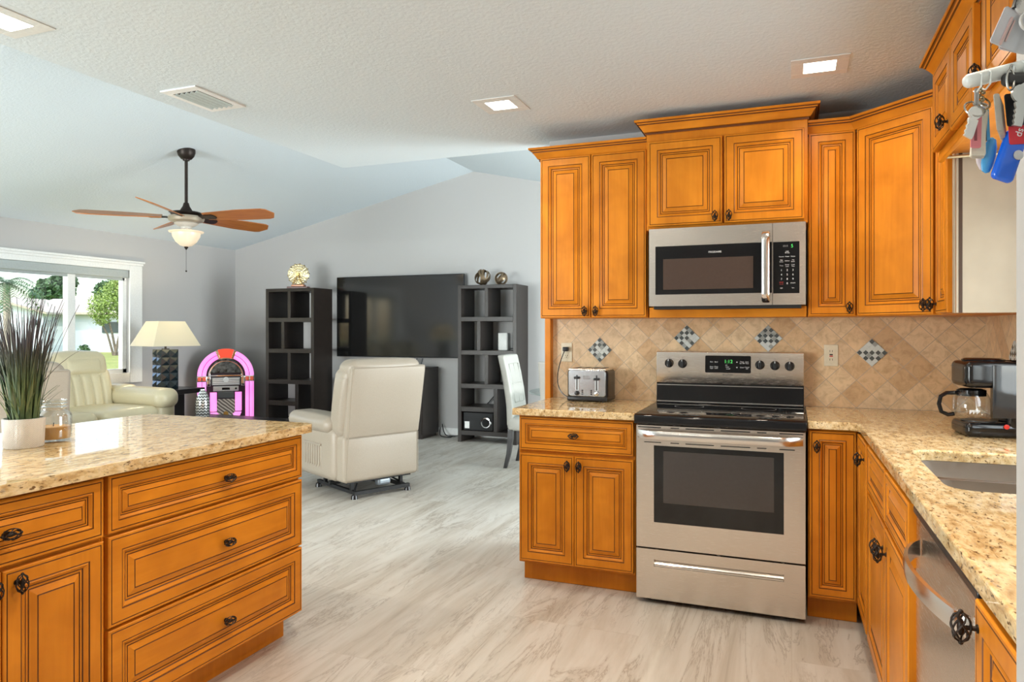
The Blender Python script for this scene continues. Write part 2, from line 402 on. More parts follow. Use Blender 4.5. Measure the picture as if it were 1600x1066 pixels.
# windows
def window_frame(root, y0, y1, z0, z1, x, mull):
    """glazed frame in the left wall: jambs, sill, mullions and panes as parts"""
    f = M(); w = .055
    f.box(x - .10, x - .03, y0, y0 + w, z0, z1); f.box(x - .10, x - .03, y1 - w, y1, z0, z1); f.box(x - .10, x - .03, y0, y1, z0, z0 + w); f.box(x - .10, x - .03, y0, y1, z1 - w, z1)
    for q in mull: f.box(x - .105, x - .025, q - .045, q + .045, z0, z1)
    f.build('window_frame', TRIMW, root, bevel=.004)
    e = [y0 + w] + [q for q in mull] + [y1 - w]
    for i in range(len(e) - 1):
        a, b = e[i] + (.045 if i else 0), e[i + 1] - (.045 if i < len(mull) else 0)
        M().box(x - .07, x - .066, a, b, z0 + w, z1 - w).build('pane', PANE, root, flat=True)
w1 = thing('window_1', 'white framed sliding window in the living room wall, looking onto the lawn', 'window'); struct(w1)
window_frame(w1, WY0, WY1, WZ0, WZ1, -7.39, [4.11, 5.555])
m = M()
for a, b, c, d in ((WY1, WY1 + .175, .685, 2.09), (WY0 - .175, WY0, .685, 2.09)): m.box(-7.389, -7.366, a, b, c, d)
m.box(-7.389, -7.367, WY0, WY1, .685, .80); m.box(-7.389, -7.367, WY0, WY1, 2.03, 2.09)
m.box(-7.389, -7.345, WY0 - .20, WY1 + .20, 2.118, 2.145); m.box(-7.389, -7.357, WY0 - .185, WY1 + .185, 2.09, 2.118)
m.build('window_casing', TRIMW, w1, bevel=.004)
M().box(-7.48, -7.367, WY0 + .001, WY1 - .001, .796, .806).build('window_sill', TRIMW, w1, bevel=.004)
BLINDM = mat('grey_roller_blind', (.40, .44, .44), .7)
m = M().rbox(-7.45, -7.37, WY0 + .01, WY1 - .01, 1.935, 2.03, .012); m.box(-7.425, -7.42, WY0 + .03, WY1 - .03, 1.905, 1.94)
m.build('roller_blind', BLINDM, w1)
def slider(name, label, axis, at, u0, u1, z1, z0=0.):
    r = thing(name, label, 'window'); struct(r); f = M(); w = .07
    B = (lambda a, b, c, d: f.box(at - .03, at + .03, a, b, c, d)) if axis == 'x' else (lambda a, b, c, d: f.box(a, b, at - .03, at + .03, c, d))
    mid = (u0 + u1) / 2
    B(u0, u0 + w, z0, z1); B(u1 - w, u1, z0, z1); B(mid - w / 2, mid + w / 2, z0, z1); B(u0, u1, z0, z0 + w); B(u0, u1, z1 - w, z1)
    f.build('window_frame', TRIMW, r, bevel=.004)
    for a, b in ((u0 + w, mid - w / 2), (mid + w / 2, u1 - w)):
        p = M()
        if axis == 'x': p.box(at - .003, at + .003, a, b, z0 + w, z1 - w)
        else: p.box(a, b, at - .003, at + .003, z0 + w, z1 - w)
        p.build('pane', PANE, r, flat=True)
slider('added_window_2', 'added unseen sliding glass door in the rear living room wall', 'y', -2.53, -6.9, -4.1, 2.12)  # unseen door, added as an opening for the rear fill lamp
slider('added_window_3', 'added unseen sliding glass door in the dining room wall', 'x', 1.57, 5.0, 7.2, 2.1)  # added out of view to let fill light onto the dining chairs
slider('window_4', 'small window over the kitchen sink', 'x', .955, 1.9, 3.0, 1.90, .98)

# tiled backsplash with mosaic accents
MOSMATS = [mat('mosaic_dark_slate', (.085, .095, .095), .25), mat('mosaic_pale_glass', (.62, .66, .64), .2), mat('mosaic_grey', (.34, .36, .34), .25)]
def mosaic(cx, cz, parent, seed):
    rr = random.Random(seed); m = M(); n = 5; s = .143 / 2 / n
    m.prism([(cx - .0715, cz), (cx, cz - .0715), (cx + .0715, cz), (cx, cz + .0715)], -.0075, -.001, 'xz', 1)
    for i in range(n):
        for j in range(n):
            a, b = -n / 2 + i + .5, -n / 2 + j + .5; x, z = cx + (a - b) * s, cz + (a + b) * s; h = s * .90
            k = 0 if (i * 7 + j * 3 + seed) % 2 == 0 and rr.random() < .75 else rr.choice([1, 1, 2])
            m.prism([(x - h, z), (x, z - h), (x + h, z), (x, z + h)], -.0098, -.003, 'xz', k)
    m.build('mosaic_accent', MOSMATS, parent, flat=True)
bs = struct(M().box(-1.353 - .1685, .884 - .1685, -.003, .004, -.0, .49).build('backsplash', SPLASH, None, (.1685, 4.081, .914), flat=True))
for x, z in ((.383, 1.200), (-.1175, 1.2715), (-.5465, 1.2715), (-1.047, 1.200)): mosaic(x - .1685, z - .914, bs, int(x * 100) + 200)
br = struct(M().box(0, 1.05, -.003, .004, 0, .49).box(1.05, 3.2, -.003, .004, 0, .06).build('backsplash_right', SPLASH, None, (.883, 4.08, .914), -pi / 2, flat=True))
mosaic(.3575 + .143, .286, br, 77)
def outlet(name, label, x, z, gfci, w=.068, h=.112):
    r = thing(name, label, 'wall outlet', (x, 4.078, z), 0, 'ivory wall outlets')
    pl = M().rbox(-w / 2, w / 2, -.006, .0, -h / 2, h / 2, .003); pl.build('cover_plate', IVORYPL, r)
    m = M()
    if gfci:
        m.box(-.017, .017, -.0085, -.005, -.034, .034, 0); m.box(-.008, .008, -.0105, -.008, -.007, -.001, 2); m.box(-.008, .008, -.0105, -.008, .001, .007, 1)
        for s in (-1, 1): m.box(-.007, -.005, -.0093, -.008, s * .022 - .005, s * .022 + .005, 1); m.box(.005, .007, -.0093, -.008, s * .022 - .005, s * .022 + .005, 1)
    else:
        for s in (-1, 1):
            m.rbox(-.016, .016, -.0085, -.005, s * .021 - .014, s * .021 + .014, .0015, 0, 0)
            m.box(-.007, -.005, -.0093, -.008, s * .021 - .003, s * .021 + .006, 1); m.box(.005, .007, -.0093, -.008, s * .021 - .003, s * .021 + .006, 1)
            m.box(-.002, .002, -.0093, -.008, s * .021 - .010, s * .021 - .006, 1)
    m.build('receptacle', [IVORYPL, BLACKPL, REDINK], r)
    return r
outlet('wall_outlet', 'ivory double wall outlet behind the toaster with a black plug in its top socket', -1.249, 1.184, False)
outlet('wall_outlet', 'ivory wall outlet with red and black test buttons, right of the range', .192, 1.184, True)

# ceiling fittings
CEILRING = mat('off_white_trim_ring', (.70, .71, .70), .5)
def downlight(x, y, label, p=12):
    r = thing('downlight', label, 'ceiling light', (x, y, ZC), 0, 'square ceiling downlights')
    m = M()
    for a, b, c, d in ((-.115, .115, -.115, -.064), (-.115, .115, .064, .115), (-.115, -.064, -.064, .064), (.064, .115, -.064, .064)): m.box(a, b, c, d, -.004, 0)
    m.build('trim_ring', CEILRING, r, bevel=.001)
    M().box(-.064, .064, -.064, .064, -.0035, -.001).build('lit_lens', LEDW, r, flat=True)
    lamp('downlight_lamp', 'AREA', (x, y, ZC - .02), (0, 0, 0), p, (1, .86, .68), shape='SQUARE', size=.11, spread=radians(150))
downlight(-1.365, 3.33, 'square lit downlight in the flat ceiling, left of the tall cabinet crown', 5)
downlight(.112, 3.345, 'square lit downlight in the flat ceiling, right above the range', 5)
downlight(-2.70, 1.76, 'square lit downlight cut by the left edge, above the island')
downlight(-1.0, -.9, 'added square lit downlight far behind the camera'); downlight(-1.0, 1.75, 'added square lit downlight above the island aisle, out of frame', 15); downlight(.10, 1.2, 'added square lit downlight behind the camera', 17)  # unseen downlights added to brighten the island and the cabinet fronts
r = thing('ceiling_vent', 'white louvred air vent set in the flat ceiling near its edge', 'air vent', (-2.688, 2.706, ZC))
m = M()
for a, b, c, d in ((-.11, .11, -.165, -.118), (-.11, .11, .118, .165), (-.11, -.078, -.118, .118), (.078, .11, -.118, .118)): m.box(a, b, c, d, -.008, 0)
m.build('vent_frame', TRIMW, r, bevel=.002)
m = M().box(-.078, .078, -.118, .118, -.002, 0); m.build('vent_backing', mat('dark_duct', (.03, .035, .035), .7), r)
m = M()
for k in range(5):
    x = -.058 + k * .0310; m.prism([(x + .005, -.0065), (x + .0065, -.0075), (x - .004, -.0155), (x - .006, -.0145)], -.118, .118, 'xz')
m.build('slat', mat('pale_blue_grey_louvre', (.66, .80, .85), .45), r)

# ------------------------------------------------------------------ kitchen cabinets
def make_knob_mesh():
    m = M(); L, R = .030, .0155
    for k in range(8):
        pts = []
        for i in range(9):
            t = i / 8; z = -L + 2 * L * t; rr = R * sqrt(max(0, 1 - (z / L) ** 2)) * (1 if 0 < i < 8 else 0) + .0025
            sgn = 1 if k % 2 else -1; a = 2 * pi * (k // 2) / 4 + sgn * t * 2.4
            pts.append((rr * cos(a), rr * sin(a) - .030, z))
        m.tube(pts, .0021, 4)
    for s in (-1, 1): ball(m, (0, -.030, s * (L + .001)), .0052, 6)
    ball(m, (0, -.030, 0), .0075, 6, 0, 2.4)
    m.cyl((0, -.022, 0), (0, 0, 0), .005, .0055, 8); m.cyl((0, -.003, 0), (0, .0, 0), .009, .009, 10)
    o = m.build('knob', BRONZE, ang=60); me = o.data; bpy.data.objects.remove(o); return me
KNOB = make_knob_mesh()
def knob(parent, x, z, horiz=False):
    o = bpy.data.objects.new('knob', KNOB); COL.objects.link(o); o.parent = parent; o.location = (x, -.020, z); o.scale = (.82, .82, .82)
    if horiz: o.rotation_euler = (0, pi / 2, 0)
    return o
PROF = [(0, 0, 0), (0, -.017, 0), (.003, -.020, 0), (.0085, -.020, 0), (.0100, -.0180, 1), (.0118, -.020, 1), (.046, -.020, 0), (.0478, -.0175, 1), (.0498, -.0182, 1), (.0535, -.0195, 0),
        (.0620, -.0125, 0), (.0645, -.0095, 1), (.0660, -.0105, 1), (.0710, -.0108, 0), (.0728, -.0085, 1), (.0748, -.0105, 1), (.0800, -.012, 0), (.0930, -.0175, 0), (.0948, -.0158, 1), (.0968, -.0175, 1)]
def front(parent, kind, x0, z0, w, h, kn=None, horiz=False):
    """a raised-panel door or drawer front: nested mitred frames, glaze in the grooves"""
    s = min(1.0, .43 * min(w, h) / .0965, .40 * min(w, h) / .0965 if kind == 'drawer' else 1)
    m = M(); rings = []
    for i, (ins, y, k) in enumerate(PROF):
        q = ins * (s if ins > .012 else 1); rings.append([(q, y, q), (w - q, y, q), (w - q, y, h - q), (q, y, h - q)])
    k0 = 0
    for i in range(len(rings) - 1):
        k = 1 if PROF[i + 1][2] else 0
        m.loft([rings[i], rings[i + 1]], 1 if k else 0, True, False)
    m.add(rings[-1], [(0, 1, 2, 3)], 0); m.add(rings[0], [(0, 3, 2, 1)], 0)
    o = m.build(kind, [WOODH if kind == 'drawer' else WOODV, GROOVE], parent, (x0, 0, z0), flat=True)
    if kn: knob(o, kn[0] - x0, kn[1] - z0, horiz)
    return o
def base_cabinet(label, loc, rotz, w, depth, fronts, name='base_cabinet', toe_l=True, group=None, top=.878):
    r = thing(name, label, 'kitchen cabinet', loc, rotz, group)
    m = M(); m.box(0, w, 0.002, depth, .112, top)
    m.box(0.0, w, .08, depth, 0, .112)
    m.build('carcass', WOODV, r, bevel=.002)
    for f in fronts: front(r, *f)
    return r
# left of the range
base_cabinet('wooden base cabinet with one drawer over two doors, left of the stainless range', (-1.322, 3.47, 0), 0, .612, .60,
             [('drawer', .008, .698, .596, .170, (.305, .785), True), ('door', .008, .126, .293, .554, (.272, .632)), ('door', .304, .126, .300, .554, (.332, .632))])
# right of the range: the corner cabinet
r = base_cabinet('narrow one-door wooden base cabinet directly right of the range', (.068, 3.47, 0), 0, .205, .60, [('door', .006, .127, .190, .741, (.036, .80))])
RUN = -pi / 2 + .0098
def run(s, y=0.):   # a point of the right-hand cabinet run: s metres from the corner towards the viewer
    return (.285 + sin(.0098) * s + cos(.0098) * y, 3.45 - cos(.0098) * s + sin(.0098) * y, 0)
leg = thing('corner_cabinet', 'narrow door cabinet turning the corner between the range side and the sink cabinet', 'kitchen cabinet', run(.0), RUN)
M().box(.0, .375, .003, .57, .112, .878).box(.0, .375, .05, .57, 0, .112).build('carcass', WOODV, leg, bevel=.002)
front(leg, 'door', .022, .127, .335, .741, (.300, .80))
sk = thing('sink_cabinet', 'wooden sink cabinet with two false drawers over two doors, left of the dishwasher', 'kitchen cabinet', run(.378), RUN)
M().box(0, 1.005, .003, .57, .112, .64).box(0, 1.005, .003, .06, .64, .878).box(0, 1.005, .05, .57, 0, .112).build('carcass', WOODV, sk, bevel=.002)
front(sk, 'drawer', .03, .705, .500, .165); front(sk, 'drawer', .545, .705, .445, .165)
front(sk, 'door', .03, .127, .500, .562, (.500, .615)); front(sk, 'door', .540, .127, .450, .562, (.575, .615))
nb = base_cabinet('wooden base cabinet at the near end of the sink counter', run(2.045), RUN, .555, .57, [('door', .012, .127, .53, .741, (.035, .825))])

# island
isl_h = [('drawer', .008, .698, .290, .166, (.150, .780), True), ('drawer', .310, .698, .290, .166, (.455, .780), True)]
base_cabinet('wooden island cabinet with three wide stacked drawers, at the living room end', (-1.955, 1.562, 0), pi / 2, .932, .60,
             [('drawer', .008, .693, .920, .178, (.488, .775), True), ('drawer', .008, .405, .920, .278, (.488, .540), True), ('drawer', .008, .126, .920, .270, (.488, .252), True)], name='island_cabinet', top=.878)
base_cabinet('wooden island cabinet with a drawer over a door, cut by the left edge', (-1.955, .952, 0), pi / 2, .608, .60,
             [('drawer', .006, .690, .596, .178, (.312, .778), True), ('door', .006, .126, .296, .552, (.275, .64)), ('door', .306, .126, .296, .552, (.340, .64))], name='island_cabinet')
base_cabinet('plain wooden island cabinet out of frame on the left', (-1.955, .34, 0), pi / 2, .61, .60,
             [('drawer', .006, .690, .596, .178, (.312, .778), True), ('door', .006, .126, .596, .552, (.04, .64))], name='island_cabinet')
M().box(-2.575, -2.558, .34, 2.49, 0, .878).build('island_back_panel', WOODV)
tag(bpy.data.objects['island_back_panel'], 'plain wooden panel closing the living room side of the island', 'panel')
def slab(name, label, poly, z0=.880, z1=.914, hole=None):
    bm = bmesh.new()
    def loop(P):
        vs = [bm.verts.new((x, y, z1)) for x, y in P]; return [bm.edges.new((vs[i], vs[(i + 1) % len(vs)])) for i in range(len(vs))]
    e = loop(poly) + (loop(hole) if hole else [])
    bmesh.ops.triangle_fill(bm, use_beauty=True, use_dissolve=False, edges=e, normal=(0, 0, 1))
    for f in bm.faces:
        if f.normal.z < 0: f.normal_flip()
    bnd = [x for x in bm.edges if len(x.link_faces) == 1]
    prev = {}
    # eased edge: two small steps inwards-outwards, then the vertical face
    ret = bmesh.ops.extrude_edge_only(bm, edges=bnd)
    for v in [g for g in ret['geom'] if isinstance(g, bmesh.types.BMVert)]: v.co.z = z0
    me = bpy.data.meshes.new(name); bmesh.ops.recalc_face_normals(bm, faces=bm.faces); bm.to_mesh(me); bm.free()
    me.materials.append(GRANITE); o = bpy.data.objects.new(name, me); COL.objects.link(o)
    b = o.modifiers.new('bevel', 'BEVEL'); b.width = .007; b.segments = 3; b.limit_method = 'ANGLE'; b.angle_limit = radians(60)
    tag(o, label, 'countertop'); return o
slab('island_countertop', 'beige speckled granite slab on the island, holding the potted grass', rrect(-2.88, -1.907, .30, 2.553, .05))
slab('countertop', 'beige speckled granite counter holding the toaster, left of the range', [(-1.343, 3.418), (-.7065, 3.418), (-.7065, 4.076), (-1.343, 4.076)])
ce, cn = (.268, 3.418), (.268 + .0098 * 2.585, .833)
slab('countertop', 'beige speckled granite counter with the sink cut out, running from the range to the right',
     [(.0655, 3.418), (.235, 3.418), (.262, 3.398), (.272, 3.365), cn, (.881, .833), (.881, 4.076), (.0655, 4.076)], hole=rrect(.372, .80, 2.085, 2.735, .07)[::-1])
# sink: two bowls under the cut-out
sk = thing('kitchen_sink', 'stainless double bowl undermount sink in the right-hand counter', 'sink', (.586, 2.41, .88))
SINKM = steel('sink_steel', (.36, .315, .27), .42, (1, 1, 1))
def bowl(y0, y1, name):
    m = M(); rings = []
    for ins, z, rr in ((-.012, .0, .07), (.003, -.001, .065), (.010, -.14, .06), (.03, -.17, .05), (.09, -.175, .02)):
        rings.append([(x, y, z) for x, y in rrect(-.214 + ins, .214 - ins, y0 + ins, y1 - ins, rr)])
    m.loft(rings, 0, True, False); m.add(rings[-1], [tuple(range(len(rings[-1])))])
    o = m.build(name, SINKM, sk, ang=50); d = M().lathe([(.001, .002), (.03, .002), (.038, 0), (.04, -.004)], 20, (0, (y0 + y1) / 2, -.174)); d.build('drain', CHROME, o)
bowl(.025, .325, 'far_bowl'); bowl(-.325, -.005, 'near_bowl')
M().rbox(-.214, .214, -.008, .028, -.06, -.004, .012).build('bowl_divider', STEELSAT, sk)

# upper cabinets
def crown(m, path, z0, h=.062, out=.055, closed_ends=True):
    """moulding swept along a plan path (outside on the right-hand side)"""
    s = h / .062; o = out / .055
    prof = [(.001, -.008, 0), (.006, -.008, 0), (.006, .002, 1), (.010, .004, 1), (.014, .006, 0), (.020, .016, 0), (.030, .030, 0), (.036, .036, 0), (.036, .040, 1), (.041, .041, 1), (.044, .046, 0), (.047, .050, 1), (.052, .050, 1), (.055, .053, 0), (.055, .062, 0), (.001, .062, 0)]
    prof = [(a * o, b * s, k) for a, b, k in prof]
    P = [Vector((x, y)) for x, y in path]; rings = []
    for i, p in enumerate(P):
        d1 = (P[i] - P[i - 1]).normalized() if i else None; d2 = (P[i + 1] - P[i]).normalized() if i < len(P) - 1 else None
        n1 = Vector((d1.y, -d1.x)) if d1 else None; n2 = Vector((d2.y, -d2.x)) if d2 else None
        nn = n1 if n2 is None else n2 if n1 is None else (n1 + n2) / (1 + n1.dot(n2))
        rings.append([(p.x + nn.x * a, p.y + nn.y * a, z0 + b) for a, b, k in prof])
    n = len(prof)
    for j in range(n): m.loft([[r[j] for r in rings], [r[(j + 1) % n] for r in rings]], prof[(j + 1) % n][2], False, False)
    m.add(rings[0], [tuple(range(n))]); m.add(rings[-1], [tuple(range(n))])
def upper(name, label, loc, rotz, w, z0, z1, depth, fronts, crown_path=None, cz=None, extra=None, group=None):
    r = thing(name, label, 'kitchen cabinet', loc, rotz, group)
    M().box(0, w, .002, depth, z0, z1).build('carcass', WOODV, r, bevel=.002)
    for f in fronts: front(r, *f)
    if crown_path:
        m = M(); crown(m, crown_path, cz); m.build('crown_moulding', [WOODH, GROOVE], r, flat=True)
    return r
UZ = 1.382
upper('wall_cabinet', 'tall two-door wooden wall cabinet above the toaster', (-1.326, 3.82, 0), 0, .610, UZ, 2.30, .262,
      [('door', .006, UZ + .004, .290, .896, (.268, 1.42)), ('door', .301, UZ + .004, .302, .896, (.330, 1.42))], [(0, .262), (0, -.0), (.610, -.0)], 2.278)
mid = upper('wall_cabinet', 'raised two-door wooden wall cabinet above the microwave', (-.713, 3.76, 0), 0, .786, 1.842, 2.37, .322,
      [('door', .012, 1.858, .374, .444, (.352, 1.893)), ('door', .396, 1.858, .374, .444, (.420, 1.893))], [(0, .322), (0, -.0), (.786, -.0), (.786, .322)], 2.352)
M().box(.004, .782, .055, .322, UZ, 1.436).build('lower_rail', WOODH, mid, bevel=.002)
upper('wall_cabinet', 'narrow one-door wooden wall cabinet right of the microwave', (.0745, 3.82, 0), 0, .220, UZ, 2.30, .262,
      [('door', .004, UZ + .004, .208, .896, (.184, 1.425))], [(0, -.0), (.213, -.0)], 2.278)
# diagonal corner cabinet
dg = thing('corner_wall_cabinet', 'diagonal wooden corner wall cabinet with one wide door', 'kitchen cabinet', (.2985, 3.802, 0), -pi / 4)
m = M(); m.prism([(.002, .002), (.414, .002), (.62, .215), (.40, .39), (.21, .60), (.19, .21)], UZ, 2.30)
m.v = []; m.f = []; m.m = []
inv = Matrix.Rotation(pi / 4, 4, 'Z') @ Matrix.Translation((-.2985, -3.802, 0))
pl = [inv @ Vector((x, y, 0)) for x, y in ((.3, 3.806), (.584, 3.518), (.878, 3.518), (.878, 4.076), (.3, 4.076))]
m.prism([(p.x, p.y) for p in pl], UZ, 2.30); m.build('carcass', WOODV, dg, bevel=.002)
front(dg, 'door', .008, UZ + .004, .388, .896, (.368, 1.425))
m = M(); crown(m, [(-.012, 0), (.42, 0)], 2.278); m.build('crown_moulding', [WOODH, GROOVE], dg, flat=True)
# narrow cabinet on the right wall with its pale end panel
nc = thing('wall_cabinet', 'slim wooden wall cabinet with a pale unfinished end panel, below the key rack', 'kitchen cabinet', (.580, 3.475, 0), -pi / 2)
M().box(.045, .325, .002, .30, UZ, 2.30).build('carcass', WOODV, nc, bevel=.002)
front(nc, 'door', .05, UZ + .004, .235, .896, (.072, 1.425))
M().box(.326, .3295, .004, .302, UZ, 2.30).build('end_panel', PALEWOOD, nc, flat=True)['label'] = 'pale unfinished end panel'
M().box(.288, .325, -.0015, .003, UZ, 2.30).build('face_stile', PALEWOOD, nc)
M().box(.3255, .331, .012, .024, UZ, 2.30).build('shadow_gap_strip', mat('dark_gap_strip', (.05, .025, .012), .6), nc)  # dark-coloured strip stands in for the shade inside the gap
# short cabinets over the sink
def short(label, y0, w, fr, left_return):
    r = thing('over_sink_cabinet', label, 'kitchen cabinet', (.520, y0, 0), -pi / 2)
    M().box(0, w, .002, .36, 1.985, 2.30).build('carcass', WOODV, r, bevel=.002)
    for f in fr: front(r, *f)
    m = M(); crown(m, ([(0, .06)] if left_return else []) + [(0, 0), (w, 0)], 2.290, .062); m.build('crown_moulding', [WOODH, GROOVE], r, flat=True)
    M().box(0, w, .0, .018, 1.955, 1.985).build('light_rail', WOODH, r, bevel=.003)
    return r
short('short two-door wooden cabinet over the sink, at its far end', 3.125, .72, [('door', .012, 1.992, .318, .296, (.295, 2.035)), ('door', .338, 1.992, .318, .296)], True)
short('short wooden cabinet over the sink, nearest behind the hanging keys', 2.403, .80, [('door', .04, 1.992, .36, .296, (.075, 2.035)), ('door', .41, 1.992, .36, .296)], False)
short('short wooden cabinet over the counter, out of frame', 1.60, .77, [('door', .03, 1.992, .35, .296), ('door', .39, 1.992, .35, .296)], False)
tr = M().cyl((.527, 3.085, 1.965), (.72, 3.085, 1.965), .006, None, 10).build('towel_rod', mat('brass_rod', (.55, .47, .30), .35, .7)); tag(tr, 'thin pale rod under the far end of the over-sink cabinet', 'rod')

# ------------------------------------------------------------------ appliances
rg = thing('range', 'stainless electric range with a black glass cooktop', 'stove', (-.7015, 3.43, 0)); RW = .761
m = M().box(.004, RW - .004, .035, .62, .03, .90); m.build('body', mat('charcoal_enamel', (.02, .02, .022), .4), rg)
for x, y in ((.05, .08), (.71, .08), (.05, .58), (.71, .58)): M().cyl((x, y, 0), (x, y, .035), .018, .014, 10).build('foot', BLACKPL, rg)
# oven door: a steel surround with a sunk black window
m = M(); o = [(0.002, 0, .272), (RW - .002, 0, .272), (RW - .002, 0, .858), (.002, 0, .858)]; i_ = [(.086, 0, .395), (.669, 0, .395), (.669, 0, .763), (.086, 0, .763)]
back = [(x, .034, z) for x, y, z in o]; deep = [(x, .004, z) for x, y, z in i_]
m.loft([back, o], 0, True, False); m.loft([o, i_], 0, True, False); m.loft([i_, deep], 0, True, False); m.add(back, [(0, 1, 2, 3)])
door = m.build('oven_door', STEEL, rg, bevel=.003, ang=30)
M().box(.0865, .6685, .002, .006, .3955, .7625).build('oven_window', BLACKGLASS, door)
fr = M(); fr.box(.131, .627, .0008, .0022, .490, .738); fr.build('inner_pane', mat('smoked_oven_glass', (.045, .038, .036), .06, spec=.8), door)
for a, b in ((.01, .12), (.165, .205), (.235, .365), (.395, .525), (.555, .595), (.65, .75)): M().box(a, b, -.0008, .003, .847, .8515).build('vent_slot', BLACKMATTE, door); M().box(max(a, .04), min(b, .715), -.0008, .003, .776, .780).build('vent_slot', BLACKMATTE, door)
m = M(); P = []
for i in range(15):
    t = i / 14; x = .012 + .737 * t; e = min(1, min(t, 1 - t) / .05); y = -.004 - .040 * (1 - (1 - e) ** 2); P.append((x, y))
rings = [[(x, y - .010, .800), (x, y - .014, .810), (x, y - .014, .826), (x, y - .009, .838), (x, y + .002, .838), (x, y + .002, .800)] for x, y in P]
m.loft(rings); m.build('door_handle', STEELSAT, door, ang=50)
# storage drawer with a sunk pull
m = M(); o = [(0.002, 0, .026), (RW - .002, 0, .026), (RW - .002, 0, .264), (.002, 0, .264)]; i_ = [(.086, 0, .182), (.669, 0, .182), (.669, 0, .216), (.086, 0, .216)]
back = [(x, .034, z) for x, y, z in o]; deep = [(.090, .022, .190), (.665, .022, .190), (.665, .022, .213), (.090, .022, .213)]
m.loft([back, o], 0, True, False); m.loft([o, i_], 0, True, False); m.loft([i_, deep], 0, True, False); m.add(deep, [(0, 1, 2, 3)]); m.add(back, [(0, 1, 2, 3)])
dr = m.build('storage_drawer', STEEL, rg, bevel=.002, ang=30)
M().prism([(.002, .184), (.019, .191), (.019, .205), (.010, .192), (.002, .190)], .088, .667, 'yz').build('drawer_pull', STEELSAT, dr)
# cooktop
m = M(); prof = [(.575, .880), (.575, .914), (-.010, .914), (-.024, .908), (-.028, .895), (-.026, .868), (-.005, .862)]
m.prism(prof, -.004, RW + .004, 'yz'); ck = m.build('cooktop', BLACKGLASS, rg, bevel=.003)
for x, y, R in ((.20, .15, .095), (.20, .40, .075), (.545, .165, .115), (.545, .41, .085), (.545, .165, .075)):
    t = M(); t.loft([[(x + q * cos(2 * pi * k / 40), y + q * sin(2 * pi * k / 40), .9146) for k in range(40)] for q in (R - .002, R)], 0, True, False)
    t.build('burner_ring', mat('grey_burner_ring', (.30, .30, .30), .4) if 'grey_burner_ring' not in MATS else MATS['grey_burner_ring'], ck, flat=True)
# backguard
m = M().prism([(.560, .914), (.640, .914), (.640, 1.06), (.572, 1.06)], 0, RW, 'yz'); m.build('riser', BLACKGLASS, rg, bevel=.002)
M().box(.004, RW - .004, .5635, .572, 1.012, 1.016).box(.004, RW - .004, .556, .570, .921, .927).build('trim_line', STEELSAT, rg)
m = M().prism([(.566, 1.026), (.552, 1.062), (.566, 1.196), (.574, 1.199), (.640, 1.199), (.640, 1.026)], 0, RW, 'yz')
bg = m.build('backguard', STEEL, rg, bevel=.002)
tilt = math.atan2(.014, .134)
def onbg(z): return .552 + (z - 1.062) * (.014 / .134)
cp = M(); P = rrect(.264, .500, 1.086, 1.178, .006, 3); cp.loft([[(x, onbg(z) - .0022, z) for x, z in P], [(x, onbg(z) + .002, z) for x, z in P]])
cp = cp.build('control_panel', BLACKGLASS, rg)
t = M(); Yb = lambda z: onbg(z) - .0028
RT = Matrix.Rotation(pi / 2 - tilt, 4, 'X')
def bt(s, sz, x, z, k): t.text(s, sz, (x, Yb(z), z), m=k, rot=RT)
bt('1:12', .026, .385, 1.146, 0)
for s, x, z in (('Bake', .298, 1.144), ('Broil', .322, 1.144), ('Oven', .298, 1.118), ('Light', .298, 1.110), ('Clean', .322, 1.118), ('Lock', .322, 1.110), ('set', .375, 1.128), ('timer', .380, 1.118), ('on/off', .384, 1.108),
                ('Timer', .455, 1.146), ('On Off', .455, 1.138), ('Start', .480, 1.146), ('Time', .480, 1.138), ('Clock', .455, 1.116), ('Cancel', .480, 1.118), ('Off', .480, 1.110)): bt(s, .0085, x, z, 1)
t.prism([(.425, 1.142), (.433, 1.142), (.429, 1.148)], Yb(1.145), Yb(1.145) + .002, 'xz', 1); t.prism([(.425, 1.118), (.433, 1.118), (.429, 1.112)], Yb(1.115), Yb(1.115) + .002, 'xz', 1)
t.build('panel_lettering', [GREENLED, WHITEINK], cp, flat=True)
t = M(); bt('FRIGIDAIRE', .0105, .382, 1.0755, 0)
for x in (.0705, .143, .545, .620, .692): bt('o', .010, x, 1.085, 0); bt('OFF', .005, x, 1.163, 0)
t.build('maker_lettering', GREYINK, bg, flat=True)
def stove_knob(x, z):
    y = onbg(z); a = M(); a.lathe([(.024, 0), (.024, -.004), (.021, -.006), (.0185, -.022), (.016, -.0245), (.001, -.025)], 24, (0, 0, 0), 0, 'y')
    for i in range(len(a.v)): p = a.v[i]; a.v[i] = (p[0], p[1], p[2])
    a.rbox(-.0065, .0065, -.034, -.006, -.022, .022, .003, 0, 0)
    b = a.build('control_knob', BLACKPL, rg, (x, y, z), rot=(-tilt, 0, 0))
    q = M().box(-.0012, .0012, -.0346, -.033, .010, .021); q.build('pointer_mark', WHITEINK, b)
for x, z in ((.0705, 1.133), (.143, 1.131), (.545, 1.131), (.620, 1.129), (.692, 1.127)): stove_knob(x, z)

